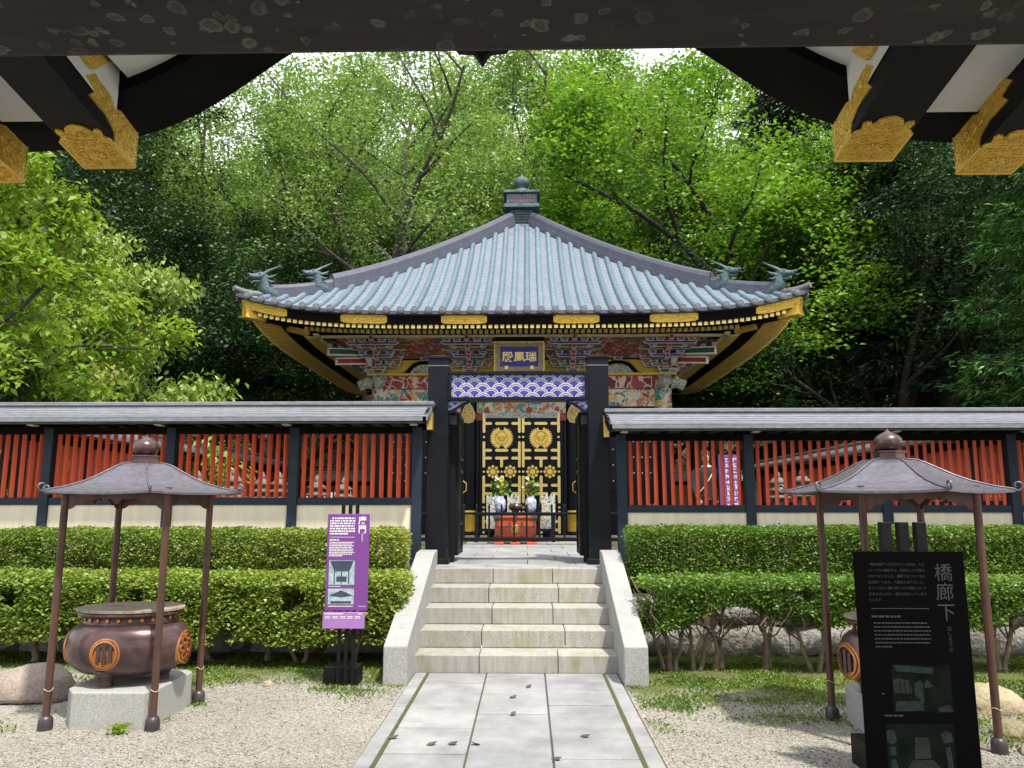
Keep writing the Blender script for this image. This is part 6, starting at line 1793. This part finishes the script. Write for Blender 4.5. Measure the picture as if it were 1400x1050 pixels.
mb = MB(); ell([(.17, .125, .80, 0, 0), (.172, .128, .92, 0, 0), (.165, .12, 1.06, 0, 0), (.19, .12, 1.22, 0, 0), (.182, .105, 1.29, 0, 0), (.10, .08, 1.34, 0, 0)])
for s in (-1, 1): add_limb(mb, [PV(s * .16, 0, 1.275), PV(s * .21, .0, 1.20), PV(s * .24, .02, 1.0), PV(s * .205, -.10, .85)], [.06, .062, .052, .045])
jk = mb.build('jacket', 'cloth_black', pt)
mb = MB(); mb.tube([PV(.07 * math.cos(a), .068 * math.sin(a), 1.345 + .012 * math.sin(a)) for a in np.linspace(0, 2 * PI, 20)], .018, 8, 0, False); mb.build('collar', 'white_paint', jk)
mb = MB(); mb.tube([PV(.12, -.06, 1.31), PV(.04, -.125, 1.15), PV(-.08, -.135, .98), PV(-.17, -.08, .86)], .012, 6); mb.build('bag_strap', 'pale_metal', jk)
mb = MB()
for s in (-1, 1): add_limb(mb, [PV(s * .088, 0, .86), PV(s * .097, 0, .62), PV(s * .097, .01, .46), PV(s * .10, .02, .10)], [.098, .092, .07, .06])
mb.build('trousers', 'cloth_black', pt)
mb = MB(); ell([(.075, .05, 1.22, -.01, .075), (.088, .07, 1.34, -.012, .05), (.094, .095, 1.44, -.016, .015), (.094, .11, 1.53, -.018, .006), (.085, .107, 1.59, -.016, .0), (.05, .06, 1.632, -.015, 0), (.015, .02, 1.642, -.015, 0)])
mb.build('hair', 'hair', pt)
for s in (-1, 1):
    mb = MB(); mb.lathe([(.001, -.012), (.010, -.006), (.011, .004), (.001, .011)], PV(-.02 + s * .03, -.103, 1.515), 10); mb.build('eye', 'white_paint', pt)
mb = MB(); mb.box(o_.x - .045, o_.x + .005, o_.y - .106, o_.y - .098, o_.z + 1.447, o_.z + 1.455); mb.build('mouth', 'red_paint', pt)

# ------------------------------------------------------------------ trees
def perp(d, r):
    v = Vector((r.uniform(-1, 1), r.uniform(-1, 1), r.uniform(-1, 1))); v = v - d * v.dot(d)
    return v.normalized()
def broadleaf(seed, H, r0, fork=.28, limbs=6, subs=7, twigs=6, spread=1.0, up=.25, droop=0.0, sub_scale=1.0, min_z=0.0, lean=(0, 0)):
    """returns wood MB and leaf anchors, in the tree's own coordinates"""
    r = random.Random(seed); mb = MB(); anchors = []
    def grow(p, d, L, ra, n, wob, trop):
        pts = [p.copy()]; q = p.copy(); dd = d.copy()
        for i in range(n):
            dd = (dd + perp(dd, r) * wob + Vector((0, 0, trop))).normalized(); q = q + dd * (L / n); pts.append(q.copy())
        return pts
    def lerp_at(pts, t_):
        f = t_ * (len(pts) - 1); i = min(int(f), len(pts) - 2); return pts[i].lerp(pts[i + 1], f - i), (pts[i + 1] - pts[i]).normalized()
    tr = grow(Vector((0, 0, -.1)), Vector((lean[0], lean[1], 1)).normalized(), H * fork, r0, 6, .06, .02)
    rads = [r0 * (1.25 if i == 0 else 1 - .05 * i) for i in range(len(tr))]
    mb.tube(tr, rads, 12)
    a0 = r.uniform(0, 6.28)
    for k in range(limbs):
        a = a0 + k * 2.4 + r.uniform(-.3, .3)
        inc = r.uniform(.25, .95) * spread if k else .12
        base, _ = lerp_at(tr, r.uniform(.72, 1.0) if k else 1.0)
        d = Vector((math.cos(a) * math.sin(inc), math.sin(a) * math.sin(inc), math.cos(inc)))
        L = H * (1 - fork) * r.uniform(.75, 1.0) * (1 if inc < .7 else .9)
        rl = r0 * r.uniform(.42, .6)
        li = grow(base, d, L, rl, 9, .16, up * .12)
        mb.tube(li, [rl * (1 - .88 * i / 9) + .012 for i in range(10)], 8)
        for j in range(subs):
            t_ = .22 + .78 * (j + r.random()) / subs
            b2, d2 = lerp_at(li, min(t_, .99))
            an = r.uniform(.6, 1.15); d3 = (d2 * math.cos(an) + perp(d2, r) * math.sin(an) + Vector((0, 0, .12 - droop))).normalized()
            L2 = L * r.uniform(.32, .5) * (1.12 - .55 * t_) * sub_scale; r2 = rl * (1 - .75 * t_) * .55 + .008
            su = grow(b2, d3, L2, r2, 6, .18, .02 - droop * .12)
            mb.tube(su, [r2 * (1 - .8 * i / 6) + .005 for i in range(7)], 6, 0, False)
            for m in range(twigs):
                t3 = .2 + .8 * (m + r.random()) / twigs
                b3, d4 = lerp_at(su, min(t3, .99)); an = r.uniform(.5, 1.1)
                d5 = (d4 * math.cos(an) + perp(d4, r) * math.sin(an) + Vector((0, 0, -.05 - droop))).normalized()
                L3 = L2 * r.uniform(.3, .55)
                tw = grow(b3, d5, L3, .01, 4, .2, -droop * .15)
                mb.tube(tw, [.011, .009, .007, .005, .003], 4, 0, False)
                for c in (1, 2, 3, 4): anchors.append(tuple(tw[c]))
            anchors.append(tuple(su[-1])); anchors.append(tuple(su[-2]))
    A = np.array(anchors); A = A[A[:, 2] > min_z]
    return mb, A
def crown_pts(A, per, sh, sv, rng, thin=0.0):
    k = rng.poisson(per, len(A)); keep = rng.uniform(0, 1, len(A)) > thin
    idx = np.repeat(np.arange(len(A)), k * keep)
    return A[idx] + rng.normal(0, 1, (len(idx), 3)) * np.array([sh, sh, sv])
def conifer(seed, H, r0, z0=.18, whorl=.55, blen=.27, droop=.25, nb=6):
    r = random.Random(seed); mb = MB(); P = []; D = []
    pts = [Vector((math.sin(i * .8 + seed) * .06, math.cos(i * .7) * .06, H * i / 14)) for i in range(15)]
    mb.tube(pts, [r0 * (1.2 if i == 0 else 1 - .92 * i / 14) + .01 for i in range(15)], 12)
    z = H * z0
    while z < H * .985:
        f = (z / H - z0) / (1 - z0); L = H * blen * (1 - f) ** .75 * (1 if f > .1 else .75) + .25
        for k in range(nb):
            a = r.uniform(0, 2 * PI); l = L * r.uniform(.7, 1.1); q = Vector((0, 0, z + r.uniform(-.2, .2))); d = Vector((math.cos(a), math.sin(a), .25 - .1 * (1 - f)))
            bp = [q.copy()]; n = 6
            for i in range(n):
                d = (d + Vector((r.uniform(-.08, .08), r.uniform(-.08, .08), -droop * .22 + (.10 if i > 3 else 0)))).normalized(); q = q + d * l / n; bp.append(q.copy())
            mb.tube(bp, [r0 * .16 * (1 - f) * (1 - .8 * i / n) + .008 for i in range(n + 1)], 5, 0, False)
            for i in range(1, n + 1):
                dd = (bp[i] - bp[i - 1]).normalized(); sd = Vector((-dd.y, dd.x, 0))
                w = l * .36 * (1 - .75 * abs(i / n - .45))
                for s_ in (-1, 1):
                    for m in range(5):
                        c = bp[i - 1].lerp(bp[i], r.random()) + sd * s_ * w * (m + .5 + r.uniform(-.3, .3)) / 5 + Vector((0, 0, -.05 * m - r.uniform(0, .12)))
                        P.append(tuple(c)); D.append(tuple((dd * .6 + sd * s_ * .7 + Vector((0, 0, -.25))).normalized()))
                P.append(tuple(bp[i])); D.append(tuple(dd))
        z += whorl * r.uniform(.8, 1.2)
    return mb, np.array(P), np.array(D)

def tree_root(name, label, loc, rz, s, group=None):
    t = thing(name, label, 'tree', (0, 0, 0), group); return t
def place(t, loc, rz, s):
    t.location = loc; t.rotation_euler = (0, 0, rz); t.scale = (s, s, s) if not hasattr(s, '__len__') else s
PROTO = {}
def make_broad(key, leafmat, L, W, per, sh, sv, droop=.35, tilt=.7, bark='bark', thin=0.0, seed=1, **kw):
    mb, A = broadleaf(seed, **kw)
    rng = np.random.default_rng(seed)
    t = thing('broadleaf_tree', 'x', 'tree')
    mb.build('trunk', bark, t)
    pts = crown_pts(A, per, sh, sv, rng, thin)
    leaf_mesh('crown', leafmat, pts, L, W, rng, t, droop, tilt)
    PROTO[key] = [t, False]; return len(pts)
def make_conifer(key, mat, L, W, per, sg, seed=1, **kw):
    mb, P, D = conifer(seed, **kw); rng = np.random.default_rng(seed)
    t = thing('conifer_tree', 'x', 'tree'); mb.build('trunk', 'bark_dark', t)
    k = rng.poisson(per, len(P)); idx = np.repeat(np.arange(len(P)), k)
    pts = P[idx] + rng.normal(0, sg, (len(idx), 3)) * np.array([1, 1, .6])
    leaf_mesh('crown', mat, pts, L, W, rng, t, .3, .8, None, .35, D[idx])
    PROTO[key] = [t, False]; return len(pts)
def put(key, label, loc, rz=0.0, s=1.0, group=None, crown=None):
    t, used = PROTO[key]
    if used: t = copy_tree(t)
    PROTO[key][1] = True
    t['label'] = label
    if group: t['group'] = group
    elif 'group' in t: del t['group']
    if crown:
        for ch in t.children:
            if ch.name.startswith('crown'):
                ch.data = ch.data.copy(); ch.data.materials[0] = M[crown]
    place(t, loc, rz, s); return t
N_ = {}
N_['cherry'] = make_broad('cherry', 'leaf_cherry', .15, .072, 58, .36, .14, seed=4, H=19, r0=.40, fork=.26, limbs=9, subs=9, twigs=6, spread=1.15, up=.12, sub_scale=1.15)
N_['open'] = make_broad('open', 'leaf_cherry', .14, .068, 40, .34, .12, seed=6, H=18, r0=.42, fork=.30, limbs=7, subs=8, twigs=6, spread=1.1, up=.15, sub_scale=1.1)
N_['maple'] = make_broad('maple', 'leaf_maple', .14, .085, 66, .40, .14, seed=9, H=16, r0=.30, fork=.22, limbs=10, subs=8, twigs=6, spread=1.2, up=.1, droop=.08, bark='bark_dark')
N_['droop'] = make_broad('droop', 'leaf_droop', .13, .062, 40, .17, .12, droop=.9, tilt=.6, seed=14, H=6.2, r0=.15, fork=.34, limbs=9, subs=8, twigs=6, spread=1.35, up=-.35, droop_=0) if False else make_broad('droop', 'leaf_droop', .13, .062, 44, .17, .13, .9, .6, 'bark', 0.0, 14, H=6.4, r0=.15, fork=.30, limbs=10, subs=8, twigs=6, spread=1.3, up=-.5)
N_['evergreen'] = make_broad('evergreen', 'leaf_dark', .17, .075, 36, .42, .20, seed=23, H=17, r0=.34, fork=.16, limbs=9, subs=9, twigs=6, spread=1.0, up=.4, bark='bark_dark')
N_['cedar'] = make_conifer('cedar', 'needle', .30, .045, 5.0, .10, seed=3, H=22, r0=.42, z0=.10, whorl=.55, blen=.20, droop=.35, nb=6)
N_['fir'] = make_conifer('fir', 'needle_fresh', .20, .04, 5.0, .08, seed=8, H=13, r0=.22, z0=.08, whorl=.45, blen=.26, droop=.2, nb=5)
N_['near'] = make_broad('near', 'leaf_near', .115, .052, 13, .11, .08, .55, .5, 'bark', 0.0, 31, H=6.2, r0=.075, fork=.46, limbs=8, subs=7, twigs=6, spread=1.35, up=.0)
print('leaves', N_)
Z0 = .75
put('open', 'tall cherry tree with bare forking limbs, behind the hall on the purple sign side', (-5.6, 27, Z0), .6, 1.0)
put('cherry', 'light green tree behind the tiled roof corner, next in line to the forked cherry', (-13.5, 33, Z0), 2.4, 1.0)
put('cherry', 'pale tree crown right behind the finial', (2.0, 40, Z0), 4.0, 1.12)
put('cherry', 'hazy green crown closing the gap under the black bargeboard curve opposite the cedars', (-16.5, 50, Z0), 1.1, 1.55)
put('cherry', 'hazy green crown farthest back, over the forked cherry', (-6.5, 56, Z0), 3.7, 1.7)
put('cherry', 'hazy green crown farthest back, behind the peak of the hall', (3.5, 58, Z0), 5.5, 1.7)
put('cherry', 'hazy green crown far back behind the bright maple', (12.5, 52, Z0), 2.7, 1.6)
put('cherry', 'far pale tree filling the gap between the finial and the bright maple', (9.5, 44, Z0), 1.3, 1.15)
put('cherry', 'far pale tree farthest back behind the forked cherry', (-9.0, 46, Z0), 5.2, 1.25)
put('cherry', 'loose light tree behind the shady trees above the boulder burner', (-20.0, 36, Z0), 3.3, 1.05)
put('maple', 'bright green maple rising behind the dragon-headed roof corner opposite the drooping tree', (9.2, 27.5, Z0), .4, 1.12)
put('maple', 'second bright maple, farther back and partly behind the first', (14.5, 35, Z0), 2.2, 1.2)
put('cherry', 'pale tree filling the sky between the forked cherry and the finial', (-2.5, 37, Z0), 2.0, 1.2)
put('cherry', 'pale tree standing high behind the roof slope toward the bright maple', (6.5, 36, Z0), .2, 1.1)
put('evergreen', 'dark evergreen outside the picture that shades the black sign', (9.6, .2, 0), 2.2, .52)
put('maple', 'maple with shade-darkened leaf colour between the drooping tree and the tiled roof corner', (-12.3, 25.5, Z0), 3.9, .78, None, 'leaf_dark')  # crown recoloured dark, the leaf colour stands in for shade
put('evergreen', 'dark evergreen standing behind the drooping pale tree', (-14.5, 22.5, Z0), .5, .82)
put('evergreen', 'dark evergreen behind the near fresh-leaved tree, at the picture edge', (-19.5, 24, Z0), 2.5, .95)
put('evergreen', 'low dark evergreen behind the roof corner above the fence by the purple sign', (-9.5, 30, Z0), 1.5, .62)
put('evergreen', 'black-green evergreen behind the bronze hexagonal roof of the black sign', (11.5, 23.5, Z0), 4.1, .78)
put('evergreen', 'black-green evergreen at the far picture edge beyond the black sign', (18.5, 25, Z0), 5.0, .95)
put('evergreen', 'shaded evergreen far behind the hall, seen under the eaves', (6.0, 36, Z0), 3.1, .7)
put('evergreen', 'shaded evergreen far behind the hall, under the eaves by the purple sign', (-7.0, 38, Z0), .9, .75)
put('cedar', 'tall dark cedar in front of the other cedars, one step from the bright maple', (13.0, 24.5, Z0), .3, 1.0)
put('cedar', 'tall dark cedar closest to the gilt rafter end at the picture edge', (16.5, 20.5, Z0), 1.7, 1.0)
put('cedar', 'tall dark cedar between the two other dark cedars, farther back', (17.0, 30, Z0), 2.9, 1.1)
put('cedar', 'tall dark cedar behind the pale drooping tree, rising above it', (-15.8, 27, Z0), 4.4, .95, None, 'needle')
put('cedar', 'dark cedar at the back of the forest behind the evergreens', (24, 34, Z0), 5.1, 1.15)
put('cedar', 'tall dark cedar right beside the bright maple, next to the black bargeboard curve', (10.6, 29, Z0), 3.6, 1.02)
put('fir', 'fresh green fir sprays in front of the dark cedars at the picture edge', (11.4, 15.2, Z0), .8, .86)
put('fir', 'bright feathery fir behind the drooping pale tree, under the gilt rafter end', (-12.8, 19.5, Z0), 3.0, .92)
put('droop', 'pale green drooping tree with tan leaf tips behind the fence over the boulder burner', (-9.7, 14.2, Z0), .9, 1.06)
put('near', 'near tree with large fresh leaves reaching in under the gilt rafter end', (-8.4, 9.9, Z0), 2.6, 1.12)
# the wooded slope that closes the view
g = MB()
hx = np.linspace(-90, 90, 31)
vs = [(x, y, .7 + max(0, (y - 44) * .25) + 1.2 * math.sin(x * .11 + y * .05)) for y in (46, 60, 80, 120) for x in hx]
g.add(vs, [(j * 31 + i, j * 31 + i + 1, (j + 1) * 31 + i + 1, (j + 1) * 31 + i) for j in range(3) for i in range(30)])
struct(g.build('hill', 'forest_floor'))
rng = np.random.default_rng(77)
A = []
for k in range(120):
    x, y = rng.uniform(-60, 60), rng.uniform(52, 85); h = rng.uniform(9, 16) if abs(x) > 14 else rng.uniform(6, 10)
    c = rng.normal(0, 1, (70, 3)) * np.array([2.6, 2.6, h * .24]) + np.array([x, y, .7 + (y - 44) * .25 + h * .55])
    A.append(c)
A = np.concatenate(A)
pts = crown_pts(A, 17, .6, .35, rng)
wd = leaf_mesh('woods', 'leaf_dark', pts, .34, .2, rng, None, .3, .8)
stuff(wd)
